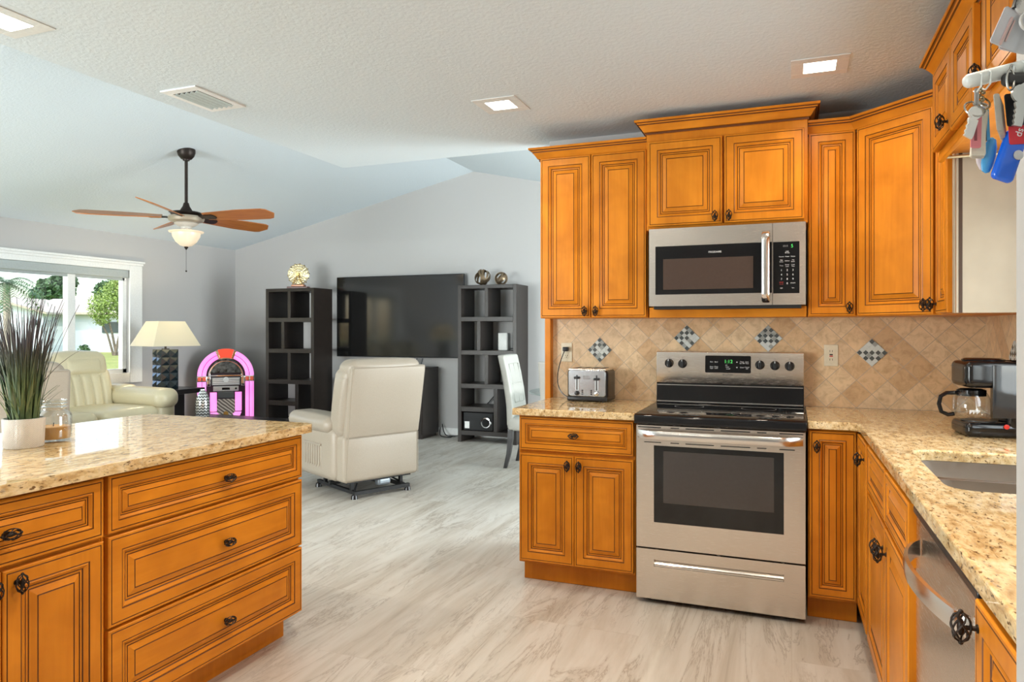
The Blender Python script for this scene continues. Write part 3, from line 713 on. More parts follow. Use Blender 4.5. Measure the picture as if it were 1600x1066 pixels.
mw = thing('microwave', 'stainless over-the-range microwave with a black window', 'microwave', (-.688, 3.69, 0)); MW = .752
M().box(.002, MW - .002, .03, .388, 1.439, 1.838).build('body', mat('dark_grey_enamel', (.03, .03, .032), .4), mw)
M().box(.02, MW - .02, .03, .37, 1.424, 1.439).build('vent_grille', BLACKMATTE, mw)
def framed(x0, x1, z0, z1, a0, a1, b0, b1):
    m = M(); o = [(x0, 0, z0), (x1, 0, z0), (x1, 0, z1), (x0, 0, z1)]; i_ = [(a0, 0, b0), (a1, 0, b0), (a1, 0, b1), (a0, 0, b1)]
    back = [(x, .032, z) for x, y, z in o]; deep = [(x, .004, z) for x, y, z in i_]
    m.loft([back, o], 0, True, False); m.loft([o, i_], 0, True, False); m.loft([i_, deep], 0, True, False); m.add(back, [(0, 1, 2, 3)]); return m
dm = framed(.001, .600, 1.439, 1.837, .034, .5985, 1.498, 1.746).build('microwave_door', STEEL, mw, bevel=.002, ang=30)
M().box(.0345, .5985, .002, .006, 1.4985, 1.7455).build('door_glass', BLACKGLASS, dm)
M().box(.073, .512, .0012, .003, 1.523, 1.680).build('viewing_window', mat('brown_mesh_window', (.065, .043, .034), .22, spec=.4), dm)
M().text('FRIGIDAIRE', .0125, (.330, .0012, 1.708)).build('maker_lettering', WHITEINK, dm, flat=True)
m = M(); P = []
for i in range(17):
    t_ = i / 16; z = 1.449 + .352 * t_; e = min(1, min(t_, 1 - t_) / .10); P.append((z, -.002 - .040 * sqrt(max(0, 1 - (1 - e) ** 2))))
m.loft([[(.553, y + .004, z), (.553, y - .006, z), (.559, y - .010, z), (.583, y - .010, z), (.589, y - .006, z), (.589, y + .004, z)] for z, y in P]); m.build('door_handle', STEELSAT, dm, ang=50)
pm = framed(.6025, .751, 1.439, 1.837, .604, .723, 1.494, 1.744).build('control_surround', STEEL, mw, bevel=.002, ang=30)
M().box(.6045, .7225, .001, .006, 1.4945, 1.7435).build('control_panel', BLACKGLASS, pm)
t = M(); T = lambda s, sz, x, z, k: t.text(s, sz, (x, .0004, z), m=k)
T('5', .022, .690, 1.722, 0); T('88:8', .013, .660, 1.723, 3)
T('Add', .008, .668, 1.697, 1); T('30 Sec', .008, .668, 1.690, 1)
for s, x, z in (('Popcorn', .642, 1.672), ('Potato', .668, 1.672), ('Reheat', .694, 1.672), ('Melt', .642, 1.655), ('Soften', .642, 1.647), ('Defrost', .668, 1.651), ('Veg', .694, 1.655), ('Steam', .694, 1.647), ('Timer', .642, 1.628), ('Power', .668, 1.632), ('Level', .668, 1.624), ('Cook', .694, 1.632), ('Time', .694, 1.624)): T(s, .0068, x, z, 1)
for k, s in enumerate(('1', '2', '3', '4', '5', '6', '7', '8', '9')): T(s, .0125, .642 + .026 * (k % 3), 1.606 - .0215 * (k // 3), 1)
T('0', .0125, .668, 1.542, 1); T('STOP', .0075, .642, 1.547, 2); T('Cancel', .006, .642, 1.539, 2); T('START', .0075, .694, 1.543, 1); T('Light', .006, .642, 1.520, 1); T('Vent', .006, .694, 1.520, 1)
t.build('panel_lettering', [GREENLED, WHITEINK, REDINK, GREYINK], pm, flat=True)

dw = thing('dishwasher', 'stainless dishwasher with a curved bar handle, between the sink cabinet and the near cabinet', 'dishwasher', run(1.393), RUN); DW = .645
M().box(.004, DW - .004, .03, .56, .10, .872).box(.02, DW - .02, .09, .5, 0, .10).build('tub', BLACKMATTE, dw)
m = M(); m.prism([(.028, .118), (.0, .118), (-.004, .14), (-.006, .70), (-.004, .850), (.0, .853), (.028, .853)], .004, DW - .004, 'yz'); dd = m.build('door_panel', STEEL, dw, bevel=.002)
M().box(.004, DW - .004, -.012, .028, .855, .872).build('control_strip', BLACKPL, dd, bevel=.003)
m = M(); P = []
for i in range(21):
    t_ = i / 20; x = .075 + .50 * t_; e = sin(pi * t_) ** .75; P.append((x, -.006 - .058 * e, .785 + .012 * sin(pi * t_)))
m.loft([[(x, y, z + .020), (x, y - .008, z + .019), (x, y - .010, z + .0), (x, y - .008, z - .019), (x, y, z - .020)] for x, y, z in P]); m.build('bar_handle', STEELSAT, dd, ang=60)

# toaster and its cord
tz = thing('toaster', 'four-slice stainless and black toaster on the counter left of the range', 'toaster', (-1.065, 3.955, .914), radians(-1))
m = M().rbox(-.118, .118, -.092, .092, .012, .180, .022); tb = m.build('housing', BLACKPL, tz, ang=60)
m = M(); P = rrect(-.108, .108, .030, .178, .016, 4); m.loft([[(x, -.0935, z) for x, z in P], [(x, -.080, z) for x, z in P]]); fp = m.build('front_plate', mat('satin_steel_plate', (.46, .49, .52), .22, 1.), tz, bevel=.003)
M().rbox(-.112, .108, -.085, .085, .172, .186, .006).build('top_plate', STEEL, tz)
for k, x in enumerate((-.074, -.026, .026, .074)): M().box(x - .012, x + .012, -.065, .065, .1855, .1868).build('bread_slot', BLACKMATTE, tz)
M().rbox(-.117, .117, -.094, .092, .004, .030, .008).build('base_skirt', BLACKPL, tz)
for x in (-.057, .057):
    M().box(x - .011, x + .011, -.0955, -.092, .062, .128).build('lever_track', mat('grey_track', (.5, .52, .54), .3, .8), tz, bevel=.002)
    M().box(x - .003, x + .003, -.0962, -.095, .066, .150).build('lever_slot', BLACKMATTE, tz)
    M().rbox(x - .015, x + .015, -.112, -.094, .128 if x < 0 else .122, .141 if x < 0 else .135, .004).build('lever', BLACKPL, tz)
    a = M().lathe([(.013, -.094), (.012, -.104), (.009, -.106), (.001, -.106)], 18, (x, 0, .048), 0, 'y'); a.build('browning_knob', BLACKPL if x < 0 else CHROME, tz)
    for s in (0, 1, 2): M().box((-.030 if x < 0 else .022) , (-.022 if x < 0 else .030), -.0965, -.093, .040 + s * .010, .047 + s * .010).build('function_button', BLACKPL, tz)
M().text('BLACK+\nDECKER', .0115, (0, -.0938, .136)).build('maker_lettering', GREYINK, fp, flat=True)
for x in (-.09, .09):
    for y in (-.07, .07): M().cyl((x, y, 0), (x, y, .006), .010, .010, 10).build('foot', BLACKPL, tz)
m = M(); m.rbox(-1.266, -1.232, 4.040, 4.070, 1.190, 1.216, .006)
pts = []
for i in range(25):
    t_ = i / 24; a = Vector((-1.252, 4.044, 1.196)); b = Vector((-1.31, 4.02, 1.05)); c_ = Vector((-1.30, 3.98, .93)); d_ = Vector((-1.175, 3.985, .918))
    u = 1 - t_; pts.append(a * u ** 3 + b * 3 * u * u * t_ + c_ * 3 * u * t_ * t_ + d_ * t_ ** 3)
m.tube(pts, .0032, 6); tc = m.build('cord', BLACKPL, tz); tc.matrix_parent_inverse = tz.matrix_basis.inverted(); tc['label'] = 'black cord and plug'

# coffee maker
GLOSSBLK = mat('glossy_black_plastic', (.006, .006, .007), .12)
cf = thing('coffee_maker', 'black drip coffee maker with a glass carafe in the counter corner', 'coffee maker', (.60, 3.20, .914), radians(-90 + 6))
m = M(); m.rbox(-.095, .095, .0, .265, 0, .055, .02); m.rbox(-.095, .095, .135, .265, .02, .285, .022); m.rbox(-.095, .095, .0, .265, .185, .285, .022)
m.build('housing', GLOSSBLK, cf, ang=55)
m = M().rbox(.0945, .0985, .085, .255, .075, .272, .002); m.build('side_window', mat('glossy_dark_reservoir', (.02, .022, .025), .05, spec=.8), cf)
M().lathe([(.070, .284), (.072, .290), (.062, .295), (.001, .296)], 28, (0, .085, 0)).build('lid', GLOSSBLK, cf)
M().lathe([(.060, .055), (.060, .058), (.001, .059)], 24, (0, .07, 0)).build('warming_plate', mat('dark_hot_plate', (.05, .05, .05), .3), cf)
M().lathe([(.071, .276), (.0725, .276), (.0725, .282), (.071, .282)], 28, (0, .085, 0)).build('lid_band', CHROME, cf)
ca = M(); ca.lathe([(.048, .060), (.060, .066), (.064, .085), (.064, .135), (.054, .158), (.048, .166)], 28, (0, .045, 0), 0, 'z', False); ca = ca.build('carafe', JARGLASS, cf, ang=70)
M().lathe([(.050, .160), (.050, .172), (.035, .178), (.001, .179)], 28, (0, .045, 0)).build('carafe_lid', GLOSSBLK, ca)
M().lathe([(.0485, .150), (.0495, .150), (.0495, .162), (.0485, .162)], 28, (0, .045, 0)).build('carafe_band', GLOSSBLK, ca)
M().tube([(0, -.005, .160), (0, -.040, .158), (0, -.060, .145), (0, -.066, .115), (0, -.058, .085), (0, -.035, .074), (0, -.014, .078)], .008, 8).build('carafe_handle', GLOSSBLK, ca)
t = M()
for i in range(9): t.box(.0615, .063, .020 + i * .004, .0225 + i * .004, .085 + (i % 3) * .004, .100)
t.build('cup_mark', WHITEINK, ca)
M().lathe([(.009, .095), (.009, .099), (.001, .100)], 16, (0, .13, .044), 0, 'x').build('power_light', REDINK, cf)

# ------------------------------------------------------------------ things on the island
pl = thing('potted_plant', 'tall artificial grass in a white ribbed ceramic pot on the island', 'potted plant', (-2.459, 1.667, .914))
def potmat():
    m, n, l, b = new_mat('herringbone_ceramic'); t = n.new('ShaderNodeTexCoord'); s = n.new('ShaderNodeSeparateXYZ'); l.new(t.outputs['Object'], s.inputs[0])
    an = nmath(n, l, 'ARCTAN2', s.outputs[1], s.outputs[0]); tri = nmath(n, l, 'PINGPONG', nmath(n, l, 'MULTIPLY', an, 9.), 1.)
    w = nmath(n, l, 'SINE', nmath(n, l, 'ADD', nmath(n, l, 'MULTIPLY', s.outputs[2], 900.), nmath(n, l, 'MULTIPLY', tri, 9.)))
    u = n.new('ShaderNodeBump'); u.inputs['Strength'].default_value = .5; u.inputs['Distance'].default_value = .002; l.new(w, u.inputs['Height']); l.new(u.outputs[0], b.inputs['Normal'])
    b.inputs['Base Color'].default_value = (.74, .70, .66, 1); b.inputs['Roughness'].default_value = .3; return m
m = M().lathe([(.001, 0), (.056, 0), (.060, .004), (.0635, .094), (.0635, .100), (.058, .101), (.057, .090), (.001, .088)], 48); m.build('pot', potmat(), pl, ang=50)
def grassmat():
    m, n, l, b = new_mat('grass_blade'); oi = n.new('ShaderNodeTexCoord'); s = n.new('ShaderNodeSeparateXYZ'); l.new(oi.outputs['Object'], s.inputs[0])
    f = noise(n, l, mapping(n, l, oi.outputs['Object'], (60, 60, 2)), 1, 3)
    a = ramp(n, l, f, [(.35, (.022, .055, .028)), (.55, (.075, .125, .045)), (.7, (.20, .22, .09))])
    z = n.new('ShaderNodeMapRange'); z.inputs[1].default_value = .22; z.inputs[2].default_value = .36; l.new(s.outputs[2], z.inputs[0])
    l.new(mixc(n, l, z.outputs[0], a, (.055, .045, .05)), b.inputs['Base Color']); b.inputs['Roughness'].default_value = .55; return m
gm = grassmat(); rr = random.Random(3); m = M()
def blade(m, x, y, az, L, lean, curl, w, n=9):
    rings = []; px, pz, a = 0., 0., lean; ds = L / n
    ca, sa = cos(az), sin(az); tx, ty = -sa, ca
    for i in range(n + 1):
        t = i / n; ww = w * (1 - t ** 1.6) + .0006; cx, cy = x + ca * px, y + sa * px; z = .088 + pz
        rings.append([(cx + tx * ww, cy + ty * ww, z), (cx + ca * .0012, cy + sa * .0012, z + .0005), (cx - tx * ww, cy - ty * ww, z), (cx - ca * .0008, cy - sa * .0008, z)])
        px += sin(a) * ds; pz += cos(a) * ds; a += curl / n
    m.loft(rings)
for i in range(230):
    a = rr.uniform(0, 2 * pi); q = .045 * sqrt(rr.random()); k = rr.random()
    if k < .55: L = rr.uniform(.22, .36)
    elif k < .9: L = rr.uniform(.34, .44)
    else: L = rr.uniform(.12, .2)
    out = rr.uniform(.02, .30) + (.35 if L < .2 else 0)
    blade(m, q * cos(a), q * sin(a), a + rr.uniform(-.5, .5), L, out * .6, rr.uniform(.0, .35) + (.6 if L < .2 else 0), rr.uniform(.0016, .0040))
m.build('foliage', gm, pl, ang=60)
m = M()
for az, L, ln, cu, w in ((.25, .40, .20, 1.15, .0045), (2.8, .42, .25, .25, .006), (3.3, .37, .30, .35, .0065), (3.9, .36, .22, .5, .006), (1.2, .43, .05, .05, .006), (2.2, .40, .12, .25, .005)): blade(m, .01 * cos(az), .01 * sin(az), az + TH, L, ln, cu, w * 1.35, 14)
m.build('dark_stem', mat('dark_seed_stem', (.045, .035, .045), .6), pl)['label'] = 'thick dark purple-brown stems'

jr = thing('candle_jar', 'lidless glass jar with an amber candle, beside the potted grass on the island', 'candle', (-2.497, 1.800, .914))
m = M(); prof = [(.001, .003), (.050, .003), (.0575, .010), (.0585, .02), (.0585, .092), (.054, .104), (.043, .112), (.040, .116), (.0415, .121), (.046, .124), (.0415, .128), (.0415, .132), (.046, .136), (.0415, .140), (.044, .146), (.044, .149)]
m.lathe(prof, 40, (0, 0, 0), 0, 'z', False); m.lathe([(r - .003, z + (.004 if i < 2 else 0)) for i, (r, z) in enumerate(prof) if r > .01], 40, (0, 0, 0), 0, 'z', False); m.build('jar', JARGLASS, jr, ang=60)
M().lathe([(.001, .010), (.052, .010), (.054, .014), (.054, .052), (.052, .054), (.001, .053)], 36).build('candle_wax', WAX, jr)
M().cyl((0, 0, .05), (.002, 0, .066), .0016, None, 6).build('wick', BLACKMATTE, jr)

# ------------------------------------------------------------------ keys hanging by the pantry wall
RK = Matrix.Translation((.135, .705, 1.52))
rk = thing('key_rack', 'white key rail projecting from the white pantry wall, keyrings hanging on it', 'key rack', (.20, .70, 1.50))
BARM = mat('glossy_white_rail', (.72, .74, .72), .3)
U = .000557
KO = Vector((.1635, .7265, 1.5205))          # the hanging point behind (1550, 150) of the view, 0.62 m away
RX, RY = Vector((cos(TH), sin(TH), 0)), Vector((-sin(TH), cos(TH), 0))
def kp(x, y, d=0): return ((x - 1550) * U, d, -(y - 150) * U)
def kthing(name, label, cat, x, y, d=0, group=None):
    p = kp(x, y, d); return thing(name, label, cat, KO + RX * p[0] + RY * p[1] + Vector((0, 0, p[2])), TH, group)
def plate(m, cx, cz, w, h, t, ang=0., r=.002, d=0., k=0, hole=False):
    """a thin rounded card hanging in the local x-z plane"""
    P = rrect(-w / 2, w / 2, -h / 2, h / 2, r, 4); c_, s_ = cos(ang), sin(ang)
    Q = [(cx + a * c_ - b * s_, cz + a * s_ + b * c_) for a, b in P]
    m.loft([[(x, d - t / 2, z) for x, z in Q], [(x, d + t / 2, z) for x, z in Q]], k); return m
def ring(m, cx, cz, R, r=.0007, d=0., tilt=0., k=0, sx=1.):
    m.tube([(cx + sx * R * cos(2 * pi * i / 20), d + R * sin(2 * pi * i / 20) * sin(tilt), cz + R * sin(2 * pi * i / 20) * cos(tilt)) for i in range(20)], r, 6, k, True)
# rail: a plate on the wall with two arms (world coordinates)
rk.rotation_euler = (0, 0, 0)
def wp(x, y, d=0): p = kp(x, y, d); q = KO + RX * p[0] + RY * p[1] + Vector((0, 0, p[2])); return q - rk.location
m = M().rbox(-.006, .0005, -.03, .055, -.035, .125, .003); m.build('wall_plate', BARM, rk)
m = M(); a, b = wp(1509, 129), wp(1626, 99); m.tube([a + (a - b).normalized() * .004, a + (a - b).normalized() * .0025, a, a + (b - a) * .1, b], [.0015, .0045, .006, .0062, .0062], 14); m.build('rail_arm', BARM, rk)
m = M(); a, b = wp(1562, -14), wp(1640, -30); m.tube([a + (a - b).normalized() * .003, a, b], [.002, .005, .005], 12); m.build('rail_arm', BARM, rk)
m = M()
for x, y in ((1522, 126), (1536, 122), (1571, 114), (1588, 108)):
    p = wp(x, y); m.tube([p + Vector((0, 0, .0062)), p + Vector((0, 0, .002)) - RY * .0075, p - Vector((0, 0, .008)) - RY * .006, p - Vector((0, 0, .011)), p - Vector((0, 0, .009)) + RY * .004], .0007, 6)
m.build('hook', BARM, rk)
KEYM = mat('nickel_key', (.55, .54, .52), .3, .9); RINGM = mat('steel_ring', (.45, .43, .40), .25, 1.); BRASSM = mat('aged_brass_chain', (.35, .27, .16), .35, .9)
CREAM = mat('cream_tag', (.72, .66, .55), .45); PINKT = mat('pink_tag', (.72, .22, .25), .35); BLUET = mat('translucent_blue', (.005, .12, .72), .15, coat=.6); SKYT = mat('sky_blue_fob', (.09, .38, .72), .25); BLKT = mat('black_card', (.02, .02, .022), .3); REDT = mat('red_card', (.60, .02, .035), .3); TANT = mat('pale_card_edges', (.60, .55, .48), .4); CLEARW = mat('milky_card_sleeve', (.62, .62, .66), .2, trans=.25)
def key(parent, cx, cz, L, ang, d, mt=KEYM, head=.011):
    m = M(); P = arc(0, 0, head, -1.2, pi + 1.2, 14); n = len(P)
    teeth = [(-.0042, -head)]; z = -head; k = 0
    while z > -head - L: teeth.append((-.0042 + (.0013 if k % 2 else .0002), z - .0022)); z -= .0022; k += 1
    prof = P + teeth + [(.0035, -head - L - .002), (.0042, -head - L + .002), (.0042, -head)]
    c_, s_ = cos(ang), sin(ang); Q = [(cx + a * c_ - b * s_, cz + a * s_ + b * c_) for a, b in prof]
    m.loft([[(x, d - .0011, zz) for x, zz in Q], [(x, d + .0011, zz) for x, zz in Q]]); return m.build('key', mt, parent)
# first ring: house key, striped loyalty tags, pink tag
k1 = kthing('key_ring', 'keyring at the rail tip with a silver key, cream striped tags and a pink tag', 'keys', 1522, 140, 0, 'keyrings on the white rail')
q = lambda x, y, x0=1522, y0=140: ((x - x0) * U, -(y - y0) * U)
m = M(); plate(m, 0, -.0075, .0036, .016, .001); m.build('strap', mat('grey_strap', (.40, .38, .36), .5), k1)
m = M(); ring(m, *q(1519, 172), .0085, .0008, 0, .5); ring(m, *q(1527, 166), .0055, .0008, -.001, .9); m.build('split_ring', RINGM, k1)
m = M()
for i in range(4): plate(m, *q(1527 + i * 2.2, 205 + i * .8), .0125, .043, .0009, -.03 * i, .002, .002 + i * .0016)
m.build('striped_tag', CREAM, k1)
m = M(); plate(m, *q(1520, 207), .0088, .029, .0010, -.03, .0015, -.001); pk = m.build('pink_tag', PINKT, k1)
M().box(*[v for v in (q(1516.5, 0)[0], q(1521, 0)[0])], -.0017, -.0014, q(0, 222)[1], q(0, 190)[1]).build('printed_panel', mat('dark_pink_print', (.30, .06, .08), .4), pk)
key(k1, *q(1516, 180), .015, -.30, -.003, mat('bright_key', (.70, .68, .65), .3, .5), .0056)
# second ring: chain, black pick, blue fobs
k2 = kthing('key_ring', 'keyring on a brass ball chain with two blue fobs, second from the rail tip', 'keys', 1537, 132, .006, 'keyrings on the white rail')
q = lambda x, y: ((x - 1537) * U, -(y - 132) * U)
m = M()
for i in range(9): ball(m, (q(1535 + (i % 3) * 2.5, 0)[0], .001 * (i % 2), q(0, 136 + i * 3.6)[1]), .0017, 6)
ring(m, *q(1538, 160), .0065, .0008, 0, .4); m.build('ball_chain', BRASSM, k2)
m = M(); plate(m, *q(1539, 194), .0040, .030, .003, .03, .0015); m.build('black_pick', BLKT, k2)
m = M(); plate(m, *q(1546, 192), .0052, .028, .004, .05, .002, .003); m.build('blue_tube', SKYT, k2)
m = M(); k_ = m.mark(); m.lathe([(.0005, -.016), (.0035, -.0145), (.0055, -.008), (.006, 0), (.0055, .008), (.0035, .0145), (.0005, .016)], 16)
cx, cz = q(1552, 240); m.xf(k_, lambda p: Vector((cx + p.x * cos(.2) + p.z * sin(.2), .003 + p.y * .45, cz - p.x * sin(.2) + p.z * cos(.2)))); m.build('oval_fob', SKYT, k2)
m = M(); k_ = m.mark(); m.lathe([(.0005, -.013), (.003, -.0115), (.0048, -.006), (.005, 0), (.0048, .006), (.003, .0115), (.0005, .013)], 16)
cx, cz = q(1542, 241); m.xf(k_, lambda p: Vector((cx + p.x * cos(-.15) + p.z * sin(-.15), .005 + p.y * .45, cz + p.z))); m.build('pink_white_fob', mat('pale_lilac_fob', (.66, .58, .62), .3), k2)
# third ring: car key, metal keys, cards, blue translucent fob
k3 = kthing('key_ring', 'large keyring with a black car key, black and red cards and a translucent blue fob', 'keys', 1571, 122, -.006, 'keyrings on the white rail')
q = lambda x, y: ((x - 1571) * U, -(y - 122) * U)
m = M(); x0, z0 = q(1577, 130); m.rbox(x0 - .0125, x0 + .0125, -.005, .005, z0 - .0058, z0 + .0058, .0045); ck_ = m.build('car_key_head', mat('worn_black_rubber', (.035, .033, .033), .5), k3)
m = M(); x0, z0 = q(1588, 153); plate(m, x0, z0, .0050, .018, .0022, .55, .0008, -.003); m.build('key_blade', KEYM, ck_)
m = M(); ring(m, *q(1562, 133), .0090, .0009, -.004, 0, 0, .35); ring(m, *q(1570, 118), .006, .0008, 0, 0, 0, .4); m.build('split_ring', RINGM, k3)
key(k3, *q(1574, 156), .018, -.12, -.007, KEYM, .0078)
m = M(); plate(m, *q(1582, 175), .0235, .028, .0008, .10, .002, .001); bc = m.build('black_card', BLKT, k3)
x0, z0 = q(1581, 190); M().text('nds', .0075, (x0, .0004, z0), rot=Matrix.Rotation(-1.25, 4, 'Y') @ Matrix.Rotation(pi / 2, 4, 'X')).build('card_lettering', WHITEINK, bc, flat=True)
m = M(); plate(m, *q(1587, 213), .0205, .0165, .0008, .06, .002, .003); rc = m.build('red_card', REDT, k3)
x0, z0 = q(1584, 210); M().text('ds', .0085, (x0, .0024, z0), rot=Matrix.Rotation(-1.25, 4, 'Y') @ Matrix.Rotation(pi / 2, 4, 'X')).build('card_lettering', WHITEINK, rc, flat=True)
m = M()
for i in range(5): plate(m, *q(1553 + i * 3.0, 178 + i * 3.2), .0050, .032, .0009, .10, .0015, .004 + i * .0012)
m.build('loyalty_tag', TANT, k3)
m = M(); k_ = m.mark(); m.rbox(-.0095, .0095, -.0045, .0045, -.0225, .0225, .0045); cx, cz = q(1575, 245); m.xf(k_, lambda p: Vector((cx + p.x * cos(.33) - p.z * sin(-.33), .008 + p.y, cz - p.x * sin(.33) * -1 * -1 + p.z * cos(.33))))
bf = m.build('blue_fob', BLUET, k3)
x0, z0 = q(1583, 245); M().lathe([(.0042, .0), (.0042, -.001), (.001, -.0012)], 18, (x0, .0035, z0), 0, 'y').build('round_badge', KEYM, bf)
# upper sleeve of cards
k4 = kthing('card_bundle', 'milky plastic card sleeves hanging above the key rail at the top right corner', 'card holder', 1590, -6, .0)
q = lambda x, y: ((x - 1590) * U, -(y + 6) * U)
m = M(); plate(m, *q(1575, 46), .022, .034, .0012, -.42, .002, .002); plate(m, *q(1590, 50), .024, .034, .0012, -.22, .002, .005); m.build('card_sleeve', CLEARW, k4)
m = M(); plate(m, *q(1569, 50), .002, .026, .0013, -.42, .0005, .0008); plate(m, *q(1575, 50), .0012, .020, .0013, -.42, .0004, .0008); m.build('printed_strip', mat('faded_red_print', (.52, .36, .34), .5), k4)
m = M(); plate(m, *q(1585, 6), .0050, .012, .004, -.3, .001); m.build('clip', BLKT, k4)
m = M(); m.lathe([(.0075, 0), (.0075, .002), (.001, .002)], 20, (q(1594, 10)[0], -.002, q(0, 12)[1]), 0, 'y'); ring(m, *q(1600, 38), .0075, .0016, -.003); m.build('grey_disc', mat('pale_grey_disc', (.55, .52, .5), .3), k4)

# ------------------------------------------------------------------ living room
def recliner(label, loc, rotz):
    r = thing('recliner', label, 'armchair', loc, rotz, 'ivory leather recliners'); Wd = .69
    m = M(); m.rbox(0, Wd, .0, .72, .13, .50, .035, .006); m.rbox(.10, Wd - .10, .55, .86, .14, .46, .05, .01); m.build('base', LEATHW, r, ang=60)
    for s in (0, 1):
        x0, x1 = (-.045, .17) if s == 0 else (Wd - .17, Wd + .045)
        a = M(); a.rbox(x0 + .012, x1 - .012, .10, .84, .13, .55, .06, .008); a = a.build('arm', LEATHW, r, ang=60)
        p = M(); p.rbox(x0 - .02, x1 + .015, .16, .88, .50, .635, .062, .012); p.build('arm_pad', LEATHW, a, ang=60)
        if s == 0:
            p = M(); k = p.mark()
            for i in range(14):
                y = .30 + i * .02; d = .010 + .006 * (i % 2); p.box(x0 + .010 - d + .004, x0 + .016, y, y + .021, .22 + .012 * (i % 2), .405)
            p.box(x0 - .006, x0 + .016, .295, .585, .395, .412); p.build('side_pocket', LEATHW, a, ang=60, bevel=.004)
    lean = lambda p: Vector((p.x, p.y - max(0, p.z - .47) * .19, p.z))
    m = M(); k = m.mark(); m.rbox(.015, Wd - .0, .0, .06, .47, 1.035, .022, .004); m.xf(k, lean); bk = m.build('back_shell', LEATHW, r, ang=60)
    m = M(); k = m.mark(); m.rbox(-.005, Wd - .02, .035, .27, .46, 1.03, .07, .015); m.rbox(.015, Wd - .035, .015, .24, .90, 1.085, .06, .012); m.rbox(-.012, .10, .05, .25, .50, .98, .05, .012); m.rbox(Wd - .11, Wd - .01, .05, .25, .50, .98, .05, .012); m.xf(k, lean)
    m.build('back_cushion', LEATHW, r, ang=60)
    m = M(); m.rbox(.13, Wd - .13, .12, .84, .42, .54, .05, .015); m.build('seat_cushion', LEATHW, r, ang=60)
    m = M(); k = m.mark(); m.tube([(.02, -.004, .476), (Wd - .01, -.004, .476)], .0028, 6); m.tube([(.03, -.001, 1.022), (Wd - .015, -.001, 1.022)], .0028, 6); m.tube([(.015, -.002, .14), (.015, -.002, 1.02)], .0028, 6); m.tube([(Wd - .012, -.002, .14), (Wd - .012, -.002, .47)], .0026, 6); m.xf(k, lean); m.build('piping', SEAM, r)
    f = M()
    for x in (.12, Wd - .12): f.box(x - .014, x + .014, .02, .66, .028, .055); f.box(x - .012, x + .012, .08, .11, .05, .15); f.box(x - .012, x + .012, .52, .55, .05, .15)
    f.box(.09, Wd - .09, .0, .03, .028, .058); f.box(.09, Wd - .09, .40, .43, .05, .08); f.tube([(.12, .05, .05), (.24, .2, .12), (.42, .1, .07)], .008, 6); f.tube([(.58, .05, .05), (.50, .25, .12), (.42, .1, .07)], .008, 6)
    f.box(.05, Wd - .05, .05, .6, .115, .14)
    f.build('metal_base', BLACKMATTE, r, bevel=.002)
    for x in (.10, Wd - .10):
        for y in (.02, .62): M().cyl((x, y, 0), (x, y, .03), .028, .022, 12).build('foot', BLACKPL, r)
    M().rbox(.34, .46, .06, .13, .06, .12, .02).build('lift_motor', mat('grey_motor', (.30, .34, .38), .35, .5), r)
    M().box(Wd + .034, Wd + .038, .10, .135, .27, .32).build('brand_tag', mat('brown_tag', (.10, .05, .03), .5), r)
    return r
recliner('ivory leather power recliner seen from behind, in front of the television', (-3.194, 4.612, 0), radians(63.2))
recliner('ivory leather power recliner seen from behind, behind the potted grass at the left edge', (-5.20, 3.02, 0), radians(63.2))

# cream reclining sofa under the window
sf = thing('reclining_sofa', 'cream leather reclining sofa under the living room window', 'sofa', (-6.60, 4.75, 0))
SY0, SY1 = -1.55, 1.02
m = M().rbox(-.46, .42, SY0 + .1, SY1 - .1, .06, .40, .05); m.build('base', LEATHC, sf, ang=60)
def seat(y0, y1):
    m = M(); m.rbox(-.30, .52, y0, y1, .36, .535, .07, .02); m.build('seat_cushion', LEATHC, sf, ang=60)
    m = M(); k = m.mark(); m.rbox(-.34, -.10, y0 + .0, y1 - .0, .46, .92, .07, .02)
    for i in range(5):
        a = y0 + .05 + (y1 - y0 - .1) * i / 5; m.rbox(-.14, -.075, a, a + (y1 - y0 - .1) / 5, .50, .86, .03, .010)
    m.xf(k, lambda p: Vector((p.x - max(0, p.z - .5) * .22, p.y, p.z))); b = m.build('back_cushion', LEATHC, sf, ang=60)
    m = M(); k = m.mark(); m.rbox(-.36, -.09, y0 + .03, y1 - .03, .83, 1.085, .075, .02); m.rbox(-.34, -.07, y0 + .10, y1 - .10, .845, 1.05, .07, .012)
    m.xf(k, lambda p: Vector((p.x - (p.z - .5) * .22, p.y, p.z))); m.build('headrest', LEATHC, b, ang=60)
seat(.15, .79); seat(-.55, .10); seat(-1.25, -.60)
for s in (0, 1):
    y0, y1 = (SY1 - .27, SY1) if s else (SY0, SY0 + .27)
    m = M(); m.rbox(-.42, .50, y0, y1, .05, .60, .07, .008); m.rbox(-.36, .56, y0 - .015, y1 + .0, .50, .70, .085, .012); m.rbox(-.34, -.02, y0 + .02, y1 - .03, .60, .725, .05, .01); m.build('arm', LEATHC, sf, ang=60)
m = M().rbox(-.48, -.36, SY0 + .12, SY1 - .12, .10, .86, .05); m.build('sofa_back', LEATHC, sf, ang=60)

